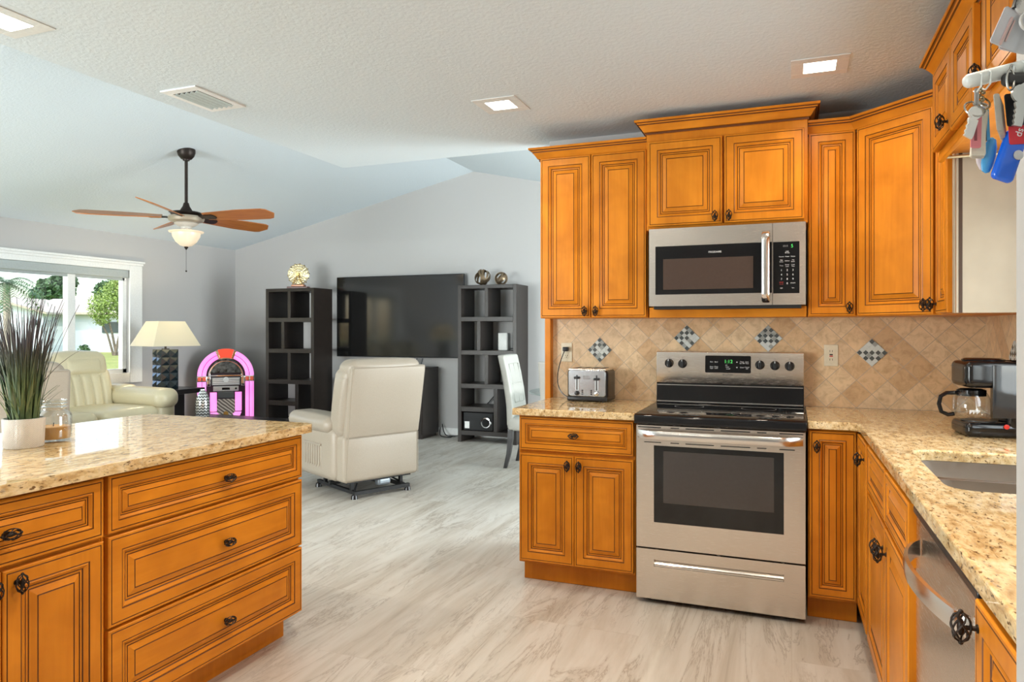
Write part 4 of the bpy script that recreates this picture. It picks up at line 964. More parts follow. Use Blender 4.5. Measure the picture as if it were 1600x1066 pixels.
# end table and lamp
def end_table(label, x, y):
    et = thing('end_table', label, 'side table', (x, y, 0), 0, 'black end tables')
    M().rbox(-.295, .295, -.285, .285, .595, .650, .006).build('table_top', ESPDARK, et)
    for a, b in ((.085, .03),): M().box(a - .085, a + .085, b - .075, b + .075, .03, .595).build('pedestal', ESPDARK, et, bevel=.003)
    M().box(-.24, .24, -.23, .23, 0, .04).build('base_plate', ESPDARK, et, bevel=.003)
    return et
end_table('low black end table beside the sofa, carrying the lit lamp', -6.648, 6.125)
def shade_mat():
    m, n, l, b = new_mat('lit_fabric_shade'); t = n.new('ShaderNodeTexCoord'); f = noise(n, l, t.outputs['Object'], 300, 2)
    b.inputs['Base Color'].default_value = (.86, .83, .72, 1); b.inputs['Roughness'].default_value = .8
    tr = n.new('ShaderNodeBsdfTranslucent'); tr.inputs[0].default_value = (.90, .86, .72, 1); mx = n.new('ShaderNodeMixShader'); mx.inputs[0].default_value = .55
    l.new(b.outputs[0], mx.inputs[1]); l.new(tr.outputs[0], mx.inputs[2]); l.new(mx.outputs[0], n['Material Output'].inputs[0])
    u = n.new('ShaderNodeBump'); u.inputs['Strength'].default_value = .1; l.new(f, u.inputs['Height']); l.new(u.outputs[0], b.inputs['Normal']); return m
SHADE = shade_mat(); BULB = mat('glowing_bulb', (1, .9, .7), .4, emit=(1, .78, .45), estr=25)
LAMPB = mat('dark_teal_lacquer', (.012, .022, .028), .16, coat=.5)
def table_lamp(label, x, y, rz):
    lp = thing('table_lamp', label, 'lamp', (x, y, .65), rz, 'table lamps')
    b = M(); hw = .098; b.box(-hw, hw, -hw, hw, 0, .445)
    for sx, sy in ((1, 0), (-1, 0), (0, 1), (0, -1)):
        for i in range(2):
            for j in range(5):
                c0 = -hw + hw * (i + .5) if False else (-hw / 2 if i == 0 else hw / 2); z0 = .0445 + j * .089
                def P(u, w, d): return (sx * (hw + d) - sy * u, sy * (hw + d) + sx * u, w)
                b.add([P(c0 - hw / 2, z0 - .0445, 0), P(c0 + hw / 2, z0 - .0445, 0), P(c0 + hw / 2, z0 + .0445, 0), P(c0 - hw / 2, z0 + .0445, 0), P(c0, z0, .028)], [(0, 1, 4), (1, 2, 4), (2, 3, 4), (3, 0, 4)])
    b.build('faceted_base', LAMPB, lp, flat=True)
    M().cyl((0, 0, .445), (0, 0, .56), .012, None, 12).box(-.03, .03, -.03, .03, .445, .455).build('stem', BRONZE, lp)
    s = M(); q = lambda h, z, k=0: [(-h, -h, z), (h, -h, z), (h, h, z), (-h, h, z)]
    s.loft([q(.272, .485), q(.150, .765), q(.147, .765), q(.269, .485)], 0, True, False); s.loft([q(.269, .485), q(.272, .485)], 0, True, False); s.build('lamp_shade', SHADE, lp, flat=True)
    bu = M(); ball(bu, (0, 0, .60), .032, 10); bu.build('bulb', BULB, lp)
    lamp('table_lamp_bulb', 'POINT', (x, y, .65 + .66), (0, 0, 0), 16, (1, .80, .52), shadow_soft_size=.04)
table_lamp('lit table lamp with a pale square shade and dark faceted base', -6.66, 6.13, radians(-16))
end_table('low black end table at the near end of the sofa, out of frame', -6.648, 2.75)
table_lamp('lit table lamp at the near end of the sofa', -6.66, 2.75, radians(-16))

# coffee table with the silver vase
ct = thing('coffee_table', 'low glossy black coffee table behind the island', 'coffee table', (-5.0, 5.62, 0))
m = M().rbox(-.95, .45, -.36, .42, .345, .40, .006); m.build('table_top', ESPDARK, ct)
for x in (-.75, .30): M().box(x - .06, x + .06, -.30, .36, 0, .345).build('leg_panel', ESPDARK, ct, bevel=.003)
vs = thing('ribbed_vase', 'silver ribbed vase standing on the coffee table, in front of the jukebox', 'vase', (-5.69, 5.71, .40))
def vasemat():
    m, n, l, b = new_mat('silver_woven_vase'); t = n.new('ShaderNodeTexCoord'); s = n.new('ShaderNodeSeparateXYZ'); l.new(t.outputs['Object'], s.inputs[0])
    an = nmath(n, l, 'ARCTAN2', s.outputs[1], s.outputs[0]); tri = nmath(n, l, 'PINGPONG', nmath(n, l, 'MULTIPLY', an, 4.), 1.)
    w = nmath(n, l, 'SINE', nmath(n, l, 'ADD', nmath(n, l, 'MULTIPLY', s.outputs[2], 210.), nmath(n, l, 'MULTIPLY', tri, 3.)))
    c = ramp(n, l, nmath(n, l, 'ADD', nmath(n, l, 'MULTIPLY', w, .5), .5), [(.25, (.05, .05, .05)), (.55, (.80, .80, .78))])
    l.new(c, b.inputs['Base Color']); b.inputs['Metallic'].default_value = .6; b.inputs['Roughness'].default_value = .2; return m
M().lathe([(.001, 0), (.060, 0), (.068, .02), (.070, .16), (.062, .21), (.040, .262), (.026, .285), (.026, .300), (.020, .300), (.020, .27), (.001, .26)], 32).build('vase_body', vasemat(), vs, ang=60)

# jukebox
jb = thing('jukebox', 'glowing pink retro jukebox in the far corner of the room', 'jukebox', (-6.92, 7.34, 0), radians(43))
def pinkmat(name, e, grad=False):
    m, n, l, b = new_mat(name); t = n.new('ShaderNodeTexCoord'); b.inputs['Base Color'].default_value = (.8, .25, .6, 1); b.inputs['Roughness'].default_value = .25
    f = noise(n, l, t.outputs['Object'], 3, 2); c = ramp(n, l, f, [(.3, (.93, .20, .72)), (.6, (.92, .34, .80)), (.8, (.95, .45, .55))])
    l.new(c, b.inputs['Emission Color']); b.inputs['Emission Strength'].default_value = e; return m
PINKG = pinkmat('glowing_pink_tube', .95); REDG = mat('glowing_red_cap', (.7, .05, .03), .3, emit=(1, .09, .04), estr=.75); PLUM = mat('plum_cabinet', (.035, .018, .028), .35)
ORNG = mat('orange_red_band', (.55, .10, .06), .3, emit=(.9, .15, .08), estr=.35)
ZA = .715
m = M(); P = [(-.345, .0), (.345, 0)] + arc(0, ZA, .345, 0, pi, 24); m.prism(P, 0.0, .34, 'xz'); m.build('cabinet', PLUM, jb, ang=30)
for Rr, w in ((.319, .030), (.262, .026)):
    for a0, a1 in ((.0, 1.24), (pi - 1.24, pi)):
        P = arc(0, ZA, Rr, a0, a1, 18); rings = []
        pts = [(x, -.012, z) for x, z in P]; M().tube(pts, w * .92, 10).build('light_tube', PINKG, jb)
    for s in (-1, 1): M().tube([(s * Rr, -.012, .10), (s * Rr, -.012, .64)], w * .92, 10).build('light_tube', PINKG, jb)
for s in (-1, 1):
    m = M(); m.rbox(s * .29 - .062, s * .29 + .062, -.045, .0, .638, .718, .012); b = m.build('side_band', CHROME, jb)
    for dx in (-.028, .028): M().rbox(s * .29 + dx - .022, s * .29 + dx + .022, -.052, -.02, .652, .704, .010).build('orange_window', ORNG, b)
    M().box(s * .29 - .064, s * .29 + .064, -.045, .0, .06, .10).build('tube_socket', CHROME, jb, bevel=.004)
m = M(); k = m.mark(); P = arc(0, ZA, .355, pi / 2 - .30, pi / 2 + .30, 8) + arc(0, ZA, .235, pi / 2 + .30, pi / 2 - .30, 8); m.prism(P, -.05, .02, 'xz'); cpp = m.build('crown_cap', REDG, jb, bevel=.008)
m = M()
for a in (pi / 2 - .33, pi / 2 + .33): P = arc(0, ZA, .352, a - .05, a + .05, 3) + arc(0, ZA, .232, a + .05, a - .05, 3); m.prism(P, -.054, .02, 'xz')
P = arc(0, ZA, .242, pi / 2 - .3, pi / 2 + .3, 8) + arc(0, ZA, .225, pi / 2 + .3, pi / 2 - .3, 8); m.prism(P, -.05, .02, 'xz'); m.build('chrome_bracket', CHROME, jb, bevel=.003)
m = M(); P = [(x, z * .95 + .03) for x, z in arc(0, ZA, .215, 0, pi, 20)]; m.loft([[(x, -.008, z) for x, z in P], [(x, -.025, z) for x, z in P], [(x * .88, -.025, ZA + .03 + (z - ZA - .03) * .88 + .012) for x, z in P], [(x * .88, -.010, ZA + .03 + (z - ZA - .03) * .88 + .012) for x, z in P]], 0, True, False); aw = m.build('arch_window', CHROME, jb, bevel=.002)
m = M(); P = [(x * .89, ZA + .03 - .035 + (z - ZA) * .86 + .045) for x, z in arc(0, ZA, .215, 0, pi, 20)]; m.prism(P, -.014, -.006, 'xz'); m.build('dark_glass', mat('speckled_dark_glass', (.10, .11, .11), .1, var=.9, bscale=22), aw)
m = M(); m.rbox(-.172, .172, -.030, .0, .592, .695, .006); tp = m.build('title_panel', mat('silver_panel', (.60, .62, .64), .25, .7), jb)
m = M()
for k in range(4): m.box(-.16, .16, -.032, -.029, .603 + k * .022, .613 + k * .022)
m.lathe([(.035, -.033), (.02, -.037), (.001, -.037)], 18, (0, 0, .665), 0, 'y'); m.build('title_strip', mat('pale_title_strip', (.70, .71, .73), .3), tp)
for s in (-1, 1): M().rbox(s * .208 - .022, s * .208 + .022, -.028, 0, .582, .712, .005).build('chrome_plate', CHROME, jb)
m = M(); m.rbox(-.155, .155, -.034, 0, .516, .580, .006); cd = m.build('tuner_panel', mat('silver_panel_2', (.62, .63, .65), .28, .6), jb); M().box(-.048, .048, -.0355, -.03, .533, .562).build('tuner_display', BLACKGLASS, cd)
a = M().lathe([(.014, -.034), (.012, -.042), (.001, -.043)], 14, (.122, 0, .548), 0, 'y'); a.build('tuner_knob', BLACKPL, cd)
M().rbox(-.098, .098, -.028, 0, .424, .512, .006).build('disc_slot', mat('dark_grey_panel', (.12, .14, .15), .2, .5), jb)
def grille():
    m, n, l, b = new_mat('silver_striped_grille'); t = n.new('ShaderNodeTexCoord'); w = n.new('ShaderNodeTexWave'); w.inputs['Scale'].default_value = 9; w.inputs['Distortion'].default_value = 3; w.inputs['Detail Scale'].default_value = .6
    l.new(mapping(n, l, t.outputs['Object'], (1, 1, 1), (0, .9, 0)), w.inputs['Vector']); l.new(ramp(n, l, w.outputs['Fac'], [(.3, (.18, .17, .15)), (.8, (.75, .73, .68))]), b.inputs['Base Color']); b.inputs['Metallic'].default_value = .6; b.inputs['Roughness'].default_value = .3; return m
m = M().prism([(-.11, .19), (.11, .19), (.11, .41), (-.11, .41)], -.016, 0, 'xz'); gr_ = m.build('speaker_grille', grille(), jb)
M().lathe([(.035, -.016), (.030, -.024), (.001, -.026)], 6, (0, 0, .218), 0, 'y').build('gold_emblem', mat('gold_emblem', (.55, .32, .08), .3, .8), gr_)
for s in (-1, 1):
    pts = [(s * .152, -.012, .500), (s * .152, -.012, .26)] + [(s * (.152 - .075 * (1 - cos(a))), -.012, .26 - .085 * sin(a)) for a in (.3, .6, .9, 1.2)]
    M().tube(pts, .042, 10).build('light_tube', PINKG, jb)
    M().box(s * .152 - .046, s * .152 + .046, -.056, 0, .245, .253).build('tube_ring', BLACKPL, jb)
M().rbox(-.23, .24, -.06, 0, .125, .172, .01).build('chrome_base_bar', CHROME, jb)
M().box(-.35, .35, -.02, .34, 0, .06).build('plinth', PLUM, jb, bevel=.005)

# bookcases
def bookcase(label, x, y):
    r = thing('open_bookcase', label, 'bookcase', (x, y, 0), 0, 'espresso open bookcases'); w, d, h = .74, .385, 1.842
    def bx(n, x0, x1, z0, z1, y0=0, y1=d): M().box(x0, x1, y0, y1, z0, z1).build(n, ESPRESSO, r, bevel=.002)
    bx('side_panel', 0, .043, 0, h); bx('side_panel', w - .043, w, 0, h); bx('top_board', .043, w - .043, h - .042, h)
    for a, b in ((1.417, 1.470), (1.026, 1.078), (.634, .687), (.084, .137)): bx('shelf', .043, w - .043, a, b)
    bx('shelf', .043, .457, .360, .417)
    for xx, a, b in ((.343, 1.470, h - .042), (.246, 1.078, 1.417), (.343, .687, 1.026), (.457, .137, .634)): bx('divider', xx, xx + .044, a, b)
    return r
B1, B2 = (-6.262, 7.33), (-3.662, 7.58)
bookcase('dark brown open bookcase left of the television, a gold wheel ornament on top', *B1)
bookcase('dark brown open bookcase right of the television, two bronze orbs on top', *B2)
# ferris wheel ornament
GOLD = mat('pale_gold_filigree', (.70, .58, .30), .3, .8); GOLDD = mat('deep_gold', (.55, .33, .10), .3, .8)
fw = thing('ferris_wheel_ornament', 'gold filigree wheel ornament on the bookcase left of the television', 'ornament', (-5.885, 7.50, 1.842), radians(18))
M().rbox(-.135, .135, -.05, .05, 0, .030, .005).build('ornament_base', mat('dark_red_base', (.16, .07, .06), .3), fw)
m = M().rbox(-.085, .085, -.04, .04, .030, .055, .008); m.build('base_step', mat('copper_step', (.45, .22, .14), .35, .5), fw)
m = M(); cz = .188
for yy in (-.018, .018):
    for R in (.128, .100, .072, .040): m.tube([(R * cos(2 * pi * i / 36), yy, cz + R * sin(2 * pi * i / 36)) for i in range(36)], .0034, 5, 0, True)
    for i in range(20): a = 2 * pi * i / 20; m.tube([(.02 * cos(a), yy, cz + .02 * sin(a)), (.128 * cos(a), yy, cz + .128 * sin(a))], .0024, 4)
    for i in range(20): a = 2 * pi * i / 20; b = a + .157; m.tube([(.072 * cos(a), yy, cz + .072 * sin(a)), (.100 * cos(b), yy, cz + .1 * sin(b)), (.128 * cos(a + .314), yy, cz + .128 * sin(a + .314))], .0022, 4)
m.build('wheel', GOLD, fw)
m = M()
for yy in (-.036, .036):
    for s in (-1, 1): m.tube([(s * .062, yy, .05), (0, yy, cz)], .006, 6)
    m.tube([(-.035, yy, .11), (.035, yy, .11)], .004, 5)
m.cyl((0, -.042, cz), (0, .042, cz), .020, None, 14); m.build('support_frame', GOLDD, fw)
m = M()
for i in range(14): a = 2 * pi * i / 14 + .1; m.rbox(.138 * cos(a) - .007, .138 * cos(a) + .007, -.012, .012, cz + .138 * sin(a) - .012, cz + .138 * sin(a) + .004, .003)
m.build('gondola', mat('bronze_gondola', (.25, .20, .12), .4, .6), fw)
# bronze orbs
def orb(label, x, y, z, R, seed):
    r = thing('band_orb', label, 'ornament', (x, y, z + R), 0, 'bronze band orbs'); rr = random.Random(seed); m = M(); h = R * .13
    for i in range(6):
        rot = Matrix.Rotation(rr.uniform(0, pi), 4, 'Z') @ Matrix.Rotation(pi / 2 + rr.uniform(-.75, .75), 4, 'X'); k = m.mark(); rings = []
        for j in range(40):
            a = 2 * pi * j / 40; c_, s_ = cos(a), sin(a); q = R - .003 * (i % 3); rings.append([(q * c_, q * s_, -h), (q * c_, q * s_, h), ((q - .004) * c_, (q - .004) * s_, h), ((q - .004) * c_, (q - .004) * s_, -h)])
        m.loft(rings + [rings[0]], 0, True, False); m.xf(k, lambda p: rot @ p)
    m.build('woven_band', mat('antique_bronze_band', (.22, .16, .10), .38, .75) if 'antique_bronze_band' not in MATS else MATS['antique_bronze_band'], r)
orb('larger bronze band orb on the bookcase right of the television', -3.405, 7.72, 1.842, .098, 2)
orb('smaller bronze band orb on the bookcase right of the television', -3.175, 7.74, 1.842, .078, 5)
# on the shelves
wr = thing('wifi_router', 'white upright box with rounded corners on a shelf of the bookcase right of the television', 'router', (-3.135, 7.74, 1.0795)); P = rrect(-.062, .062, -.055, .055, .02, 5)
m = M().loft([[(x * .97, y * .97, 0) for x, y in P], [(x, y, .006) for x, y in P], [(x, y, .195) for x, y in P], [(x * .95, y * .95, .201) for x, y in P]]); m.build('router_body', WHITEPL, wr)
M().tube([(.03, .056, .02), (.10, .09, .015), (.12, .10, .007), (.13, .12, .007)], .005, 6).build('router_cable', BLACKPL, wr)
sw = thing('subwoofer', 'black subwoofer box in the bottom left cell of the bookcase right of the television', 'speaker', (-3.409, 7.60, .137))
M().rbox(-.190, .190, 0, .33, .002, .213, .008).build('speaker_box', BLACKMATTE, sw)
m = M(); m.lathe([(.058, .002), (.060, -.006), (.050, -.007), (.046, .0)], 28, (.098, 0, .098), 0, 'y', False); m.build('port_ring', CHROME, sw); M().lathe([(.047, -.001), (.03, -.0005), (.001, -.0005)], 24, (.098, 0, .098), 0, 'y').build('port', mat('port_hole', (.003, .003, .003), .8), sw)
M().box(-.172, -.112, -.002, .0, .025, .105).build('white_sticker', WHITEPL, sw); M().box(.160, .168, -.003, 0, .085, .110).build('small_badge', SILVERL, sw)

# television and console
tv = thing('television', 'large black flat television on the gable wall', 'television', (-4.677, 7.93, .967))
M().rbox(-.930, .930, .0, .035, 0, 1.045, .006).build('tv_body', BLACKPL, tv); M().box(-.921, .921, -.002, .002, .014, 1.034).build('screen', SCREEN, tv, flat=True)
M().box(-.25, .25, .033, .088, .35, .75).build('wall_mount', BLACKMATTE, tv)
cn_ = thing('media_console', 'tall dark brown media console below the television', 'console', (-4.62, 7.55, 0))
M().box(-.52, .50, 0, .42, .83, .858).build('console_top', ESPRESSO, cn_, bevel=.002)
M().box(-.52, .50, .015, .42, .04, .83).box(-.50, .48, .03, .40, 0, .04).build('console_body', ESPRESSO, cn_, bevel=.002)
for x in (-.51, 0): M().box(x + .005, x + .49, .0, .015, .06, .82).build('console_door', ESPRESSO, cn_, bevel=.002)
rt = thing('cable_box', 'small black box with two stubby antennas on the media console', 'router', (-4.28, 7.68, .858)); M().rbox(-.06, .06, -.05, .05, 0, .032, .008).build('box_body', BLACKPL, rt)
for x in (-.03, .05): M().tube([(x, .04, .02), (x + .02, .05, .11)], .006, 6).build('antenna', BLACKPL, rt)
wc = thing('web_camera', 'small round black camera on the media console', 'camera', (-4.42, 7.70, .858)); m = M(); ball(m, (0, 0, .062), .045, 10); m.lathe([(.035, 0), (.03, .01), (.01, .02), (.008, .03)], 14); m.build('camera_body', BLACKPL, wc)
def wire(name, label, pts, r=.006):
    P = [Vector(p) for p in pts]; Q = []
    for i in range(len(P) - 1):
        p0, p1, p2, p3 = P[max(i - 1, 0)], P[i], P[i + 1], P[min(i + 2, len(P) - 1)]
        for k in range(6): t = k / 6; Q.append(.5 * ((2 * p1) + (p2 - p0) * t + (2 * p0 - 5 * p1 + 4 * p2 - p3) * t * t + (3 * p1 - p0 - 3 * p2 + p3) * t ** 3))
    Q.append(P[-1]); tag(M().tube(Q, r, 6).build(name, BLACKPL), label, 'cable', 'black floor cables')
wire('power_cable', 'black cable tangle on the floor between the console and the right bookcase', [(-4.08, 7.95, .10), (-4.06, 7.90, .02), (-3.98, 7.82, .008), (-3.85, 7.78, .012), (-3.92, 7.86, .008), (-3.78, 7.9, .008), (-3.70, 7.97, .20), (-3.45, 7.98, .42), (-3.25, 7.985, .66)])
wire('power_cable', 'second black cable running low along the wall to the subwoofer', [(-4.07, 7.98, .14), (-4.02, 7.93, .05), (-3.95, 7.90, .01), (-3.8, 7.95, .02), (-3.72, 7.97, .10), (-3.5, 7.975, .18)])
wire('power_cable', 'black cable on the floor in the far corner beside the left bookcase', [(-6.45, 7.70, .008), (-6.42, 7.72, .008), (-6.42, 7.75, .01), (-6.40, 7.98, .15)])

# dining corner
def dining_chair(label, x, y, rz):
    r = thing('dining_chair', label, 'chair', (x, y, 0), rz, 'white dining chairs'); w = .45
    m = M(); k = m.mark(); m.rbox(-w / 2, w / 2, -.035, .035, .40, 1.075, .018, .004); m.xf(k, lambda p: Vector((p.x, p.y - max(0, p.z - .5) ** 1.5 * .22, p.z))); bk = m.build('backrest', LEATHD, r, ang=60)
    m = M(); k = m.mark()
    P = [(-.145, .62), (.145, .62), (.145, .99), (-.145, .99)]; m.tube([(a, .039, b) for a, b in P], .0042, 6, 0, True); m.tube([(-.145, .039, .80), (.145, .039, .80)], .003, 6); m.tube([(0, .039, .62), (0, .039, .99)], .003, 6)
    m.xf(k, lambda p: Vector((p.x, p.y - max(0, p.z - .5) ** 1.5 * .22, p.z))); m.build('stitched_panel', LEATHD, bk)
    m = M().rbox(-w / 2, w / 2, -.03, .44, .36, .49, .025, .01); m.build('seat', LEATHD, r, ang=60)
    for s in (-1, 1):
        x0 = s * (w / 2 - .028); pr_ = lambda pts, n: None
        m = M(); m.loft([[(x0 - a, yy - a, z), (x0 + a, yy - a, z), (x0 + a, yy + a, z), (x0 - a, yy + a, z)] for z, yy, a in ((.39, .0, .024), (.28, -.002, .024), (.14, -.02, .020), (0, -.055, .016))]); m.build('leg', ESPDARK, r)
        m = M(); m.loft([[(x0 - a, yy - a, z), (x0 + a, yy - a, z), (x0 + a, yy + a, z), (x0 - a, yy + a, z)] for z, yy, a in ((.37, .40, .024), (0, .40, .017))]); m.build('leg', ESPDARK, r)
    return r
dining_chair('white high-back dining chair with dark legs, facing the glass table', -2.50, 6.50, radians(-90 + 4))
dining_chair('white high-back dining chair mostly hidden behind the range wall', -1.585, 5.27, 0)
dt = thing('glass_dining_table', 'round glass dining table beside the white chairs', 'dining table', (-1.62, 6.42, 0))
M().lathe([(.001, .738), (.68, .738), (.685, .744), (.68, .750), (.001, .750)], 64).build('glass_top', TABLEGLASS, dt)
M().lathe([(.26, 0), (.26, .02), (.07, .05), (.05, .35), (.09, .70), (.16, .738), (.001, .738)], 32).build('pedestal', ESPDARK, dt)

# ceiling fan
fx, fy = -5.14, 4.962
fn = thing('ceiling_fan', 'bronze ceiling fan with five wooden blades and a lit glass bowl', 'ceiling fan', (fx, fy, 0))
m = M().lathe([(.078, 2.965), (.078, 2.935), (.070, 2.905), (.045, 2.875), (.030, 2.872), (.028, 2.86)], 28); m.build('canopy', BRONZE, fn, ang=40)
M().cyl((0, 0, 2.44), (0, 0, 2.88), .014, None, 14).build('downrod', BRONZE, fn)
m = M().lathe([(.022, 2.475), (.030, 2.445), (.048, 2.415), (.055, 2.40), (.125, 2.39), (.135, 2.378), (.128, 2.365), (.10, 2.35)], 32); m.build('motor_cap', BRONZE, fn, ang=40)
m = M().lathe([(.10, 2.358), (.150, 2.350), (.156, 2.332), (.146, 2.308), (.10, 2.296), (.095, 2.290)], 32); m.build('motor_housing', mat('champagne_motor', (.42, .36, .28), .35, .5), fn, ang=40)
m = M().lathe([(.095, 2.296), (.105, 2.285), (.080, 2.268), (.050, 2.255), (.045, 2.235), (.10, 2.225)], 28); m.build('light_fitter', mat('pale_fitter', (.60, .56, .50), .4), fn, ang=40)
def bowlmat():
    m, n, l, b = new_mat('lit_alabaster_bowl'); t = n.new('ShaderNodeTexCoord'); f = noise(n, l, t.outputs['Object'], 9, 4)
    c = ramp(n, l, f, [(.3, (1, .62, .34)), (.7, (1, .82, .58))]); l.new(c, b.inputs['Emission Color']); b.inputs['Emission Strength'].default_value = .42; b.inputs['Base Color'].default_value = (.60, .52, .40, 1); b.inputs['Roughness'].default_value = .3; return m
m = M().lathe([(.150, 2.215), (.146, 2.205), (.122, 2.20), (.118, 2.17), (.09, 2.12), (.05, 2.085), (.012, 2.075)], 36); m.build('glass_bowl', bowlmat(), fn, ang=60)
M().lathe([(.016, 2.08), (.018, 2.068), (.008, 2.055), (.001, 2.045)], 14).build('finial', BRONZE, fn)
m = M().cyl((0, 0, 2.05), (0, 0, 1.86), .0016, None, 5); ball(m, (0, 0, 1.853), .008, 8); m.build('pull_chain', BRONZE, fn)
def bladewood():
    m, n, l, b = new_mat('walnut_blade'); t = n.new('ShaderNodeTexCoord'); f = noise(n, l, mapping(n, l, t.outputs['Object'], (.8, 9, 9)), 5, 4)
    l.new(ramp(n, l, f, [(.3, (.33, .10, .022)), (.7, (.46, .165, .04))]), b.inputs['Base Color']); b.inputs['Roughness'].default_value = .3; return m
BW = bladewood()
for k in range(5):
    a = radians(202 + 72 * k) + TH
    m = M(); P = []
    for t in [i / 16 for i in range(17)]:
        x = .20 + .70 * t; h = .060 + .030 * min(1, t * 2.0); h *= sqrt(max(0, 1 - ((t - .86) / .14) ** 2)) if t > .86 else 1; P.append((x, max(h, .004)))
    rings = []
    for x, h in P: rings.append([(x, -h, -.004), (x, h, -.004), (x, h, .004), (x, -h, .004)])
    m.loft(rings); kk = 0; ca, sa = cos(radians(-19)), sin(radians(-19)); m.xf(0, lambda p: Vector((p.x, p.y * ca - p.z * sa, p.y * sa + p.z * ca)))
    b = m.build('blade', BW, fn, (0, 0, 2.345), a)
    m = M(); m.loft([[(x, -h, z - .004), (x, h, z - .004), (x, h, z + .004), (x, -h, z + .004)] for x, h, z in ((.10, .030, -.012), (.17, .026, -.006), (.22, .036, -.009), (.29, .040, -.0095), (.31, .02, -.0095))]); m.xf(0, lambda p: Vector((p.x, p.y * ca - p.z * sa, p.y * sa + p.z * ca))); m.build('blade_arm', BRONZE, b)
lamp('ceiling_fan_lamp', 'POINT', (fx, fy, 2.24), (0, 0, 0), 8, (1, .80, .55), shadow_soft_size=.06)

# ------------------------------------------------------------------ outside the window
def lawnmat():
    m, n, l, b = new_mat('sunlit_lawn'); t = n.new('ShaderNodeTexCoord'); f = noise(n, l, t.outputs['Object'], .9, 6, 0, .7); g = noise(n, l, t.outputs['Object'], 9, 3)
    c = ramp(n, l, f, [(.3, (.16, .20, .035)), (.55, (.30, .34, .07)), (.7, (.42, .36, .15))]); l.new(mixc(n, l, .35, c, ramp(n, l, g, [(.3, (.10, .14, .03)), (.7, (.45, .45, .14))])), b.inputs['Base Color']); b.inputs['Roughness'].default_value = .9; return m
struct(M().box(-260, -7.7, -120, 220, -.3, -.12).build('ground', lawnmat(), flat=True))
hs = thing('neighbour_house', 'white single-storey house with a tan roof across the lawn, seen through the window', 'house', (-43.7, 32.2, -.12), TH)
HW = texture_paint('white_stucco', (.66, .72, .78), 8, .2); ROOFM = mat('tan_shingle_roof', (.46, .41, .33), .8, var=.2, bscale=6)
M().box(0, 14, 0, 7, 0, 2.6).build('house_wall', HW, hs)
m = M(); m.prism([(-.6, 2.42), (3.6, 3.45), (8, 2.42), (8, 2.55), (3.6, 3.6), (-.6, 2.55)], -3, 14.6, 'yz'); m.build('roof', ROOFM, hs)
M().prism([(-6.6, 0), (0, 0), (0, 2.5), (-3.3, 3.38), (-6.6, 2.5)], -2.0, 6, 'xz').build('gable_wing', HW, hs)
M().prism([(-7.1, 2.40), (-3.3, 3.42), (.5, 2.40), (.5, 2.52), (-3.3, 3.55), (-7.1, 2.52)], -2.5, 3.3, 'xz').build('wing_roof', ROOFM, hs)
wn_ = M().box(2.5, 3.8, -.06, .02, 1.25, 1.95).build('house_window', mat('dark_house_window', (.05, .08, .09), .1), hs)
ln = thing('wall_lantern', 'black wall lantern near the corner of the white house outside', 'lantern', hs.matrix_basis @ Vector((-.45, -2.0, 1.65)), TH)
M().box(-.05, .05, -.02, 0, .1, .4).build('back_plate', BLACKMATTE, ln); M().tube([(0, -.02, .35), (0, -.2, .50), (0, -.25, .42)], .03, 6).build('bracket', BLACKMATTE, ln)
M().lathe([(.10, -.10), (.17, .25), (.2, .28), (.06, .42), (.01, .50)], 8, (0, -.26, 0)).build('lantern_body', mat('smoky_lantern', (.06, .07, .08), .3), ln)
LEAFD = mat('dark_green_leaf', (.06, .13, .045), .6, var=.5, bscale=3); LEAFL = mat('light_green_leaf', (.26, .36, .09), .6, var=.5, bscale=3); BARK = mat('grey_bark', (.20, .16, .12), .8, var=.3, bscale=12); PALMB = mat('pale_palm_bark', (.42, .36, .30), .8, var=.2, bscale=8)
def tree(name, label, loc, trunks, blobs, leaf, n, ls, seed, cat='tree'):
    r = thing(name, label, cat, loc, 0, 'dark trees behind the house' if name == 'oak_tree' else None); rr = random.Random(seed)
    for t in trunks: M().tube([p[:3] for p in t], [p[3] for p in t], 7).build('trunk', BARK, r)
    m = M(); tot = sum(b[3] * b[4] for b in blobs)
    for bx_, by, bz, R, H in blobs:
        for i in range(int(n * R * H / tot)):
            d = Vector((rr.gauss(0, 1), rr.gauss(0, 1), rr.gauss(0, 1))).normalized() * (rr.random() ** .45); c = Vector((bx_ + d.x * R, by + d.y * R, bz + d.z * H))
            u = Vector((rr.gauss(0, 1), rr.gauss(0, 1), rr.gauss(0, 1))).normalized(); v = u.orthogonal().normalized(); s = ls * rr.uniform(.6, 1.4)
            m.add([c + u * s, c + v * s * .6, c - u * s, c - v * s * .6], [(0, 1, 2, 3)])
    m.build('foliage', leaf, r, flat=True); return r
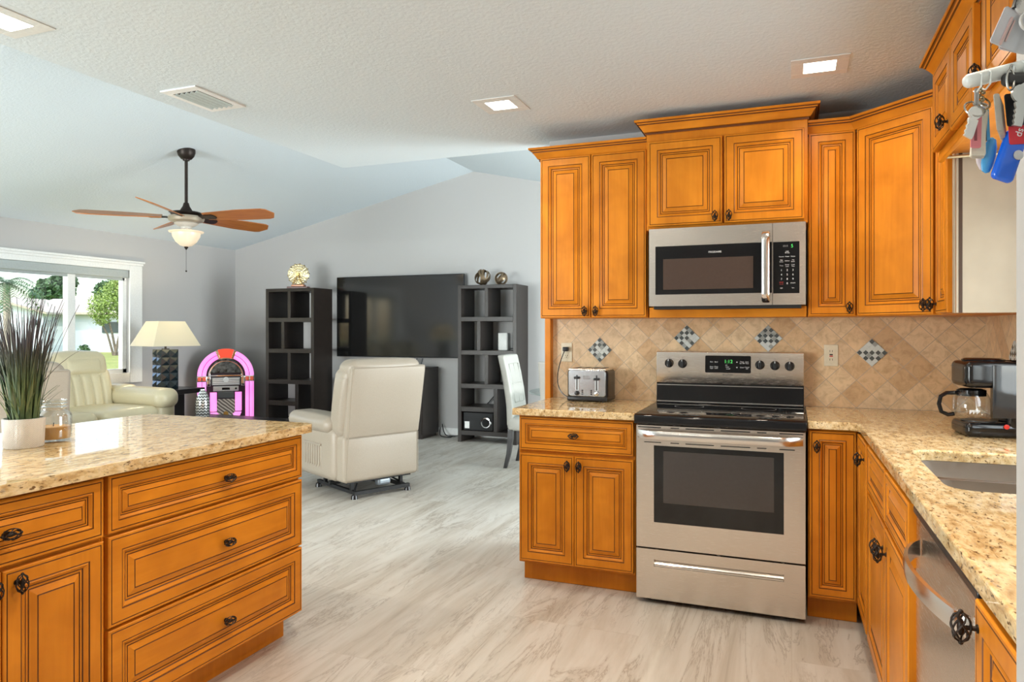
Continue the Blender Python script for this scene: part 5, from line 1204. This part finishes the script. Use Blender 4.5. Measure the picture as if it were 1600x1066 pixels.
tree('crepe_myrtle_tree', 'small light green tree with several slim trunks, on the lawn outside', (-35.4, 29.1, -.12),
     [[(0, 0, 0, .09), (.15, .2, 1.2, .07), (.4, .5, 2.6, .03)], [(0, .1, 0, .08), (-.1, -.1, 1.3, .06), (-.3, -.4, 2.8, .03)], [(-.1, 0, 0, .07), (-.2, -.3, 1.2, .05), (-.5, -.8, 2.4, .03)], [(.1, .1, 0, .07), (.3, .5, 1.3, .05), (.5, .9, 2.4, .03)]],
     [(0, 0, 3.1, 1.0, 1.1), (-.3, -.7, 2.7, .7, .8), (.3, .6, 2.8, .7, .8), (.1, .1, 3.9, .6, .55), (-.4, -.5, 2.0, .5, .35), (.4, .4, 2.0, .5, .3)], LEAFL, 5200, .055, 4)
tree('oak_tree', 'dark green tree rising behind the gable of the white house outside', (-59.7, 43.2, -.12), [[(0, 0, 0, .4), (.3, 0, 3, .3), (.2, 0, 5.5, .15)]], [(0, 0, 4.9, 1.5, 1.3), (-.5, -.7, 4.4, 1.0, .8), (.4, .6, 5.6, 1.0, .8)], LEAFD, 1500, .22, 5)
tree('oak_tree', 'dark green tree behind the right end of the white house outside', (-56.2, 46.4, -.12), [[(0, 0, 0, .4), (0, 0, 3, .3), (.2, 0, 5, .15)]], [(0, 0, 4.6, 1.5, 1.5), (-.3, -.8, 4.6, 1.0, 1.2), (.6, 1.0, 4.9, 1.4, 1.5)], LEAFD, 1700, .24, 6)
tree('shrub', 'low grey-green shrub at the foot of the house wall outside', (-41.2, 31.7, -.12), [], [(0, 0, .22, .35, .3)], LEAFD, 260, .07, 8, 'shrub')
pt = thing('palm_tree', 'palm tree with a pale trunk at the left edge of the window view', 'tree', (-35.9, 23.5, -.12))
M().tube([(0, 0, 0), (.05, 0, 1.5), (0, 0, 3.75)], [.22, .16, .15], 10).build('trunk', PALMB, pt)
m = M(); rr = random.Random(9)
for i in range(34):
    az, el = rr.uniform(0, 2 * pi), rr.uniform(-.5, 1.1); P = []
    for k in range(8):
        t = k / 7; d = 1.9 * t; P.append(Vector((cos(az) * d * cos(el), sin(az) * d * cos(el), 3.8 + .7 * d * sin(el) - .30 * d * d)))
    for k in range(7):
        dr_ = (P[k + 1] - P[k]).normalized(); sd = dr_.cross(Vector((0, 0, 1))).normalized()
        for s in (-1, 1):
            for q in (0, .5): a = P[k].lerp(P[k + 1], q); b = a + sd * s * .32 + dr_ * .22 - Vector((0, 0, .10)); m.add([a, a + dr_ * .06, b], [(0, 1, 2)])
m.build('fronds', LEAFD, pt, flat=True)
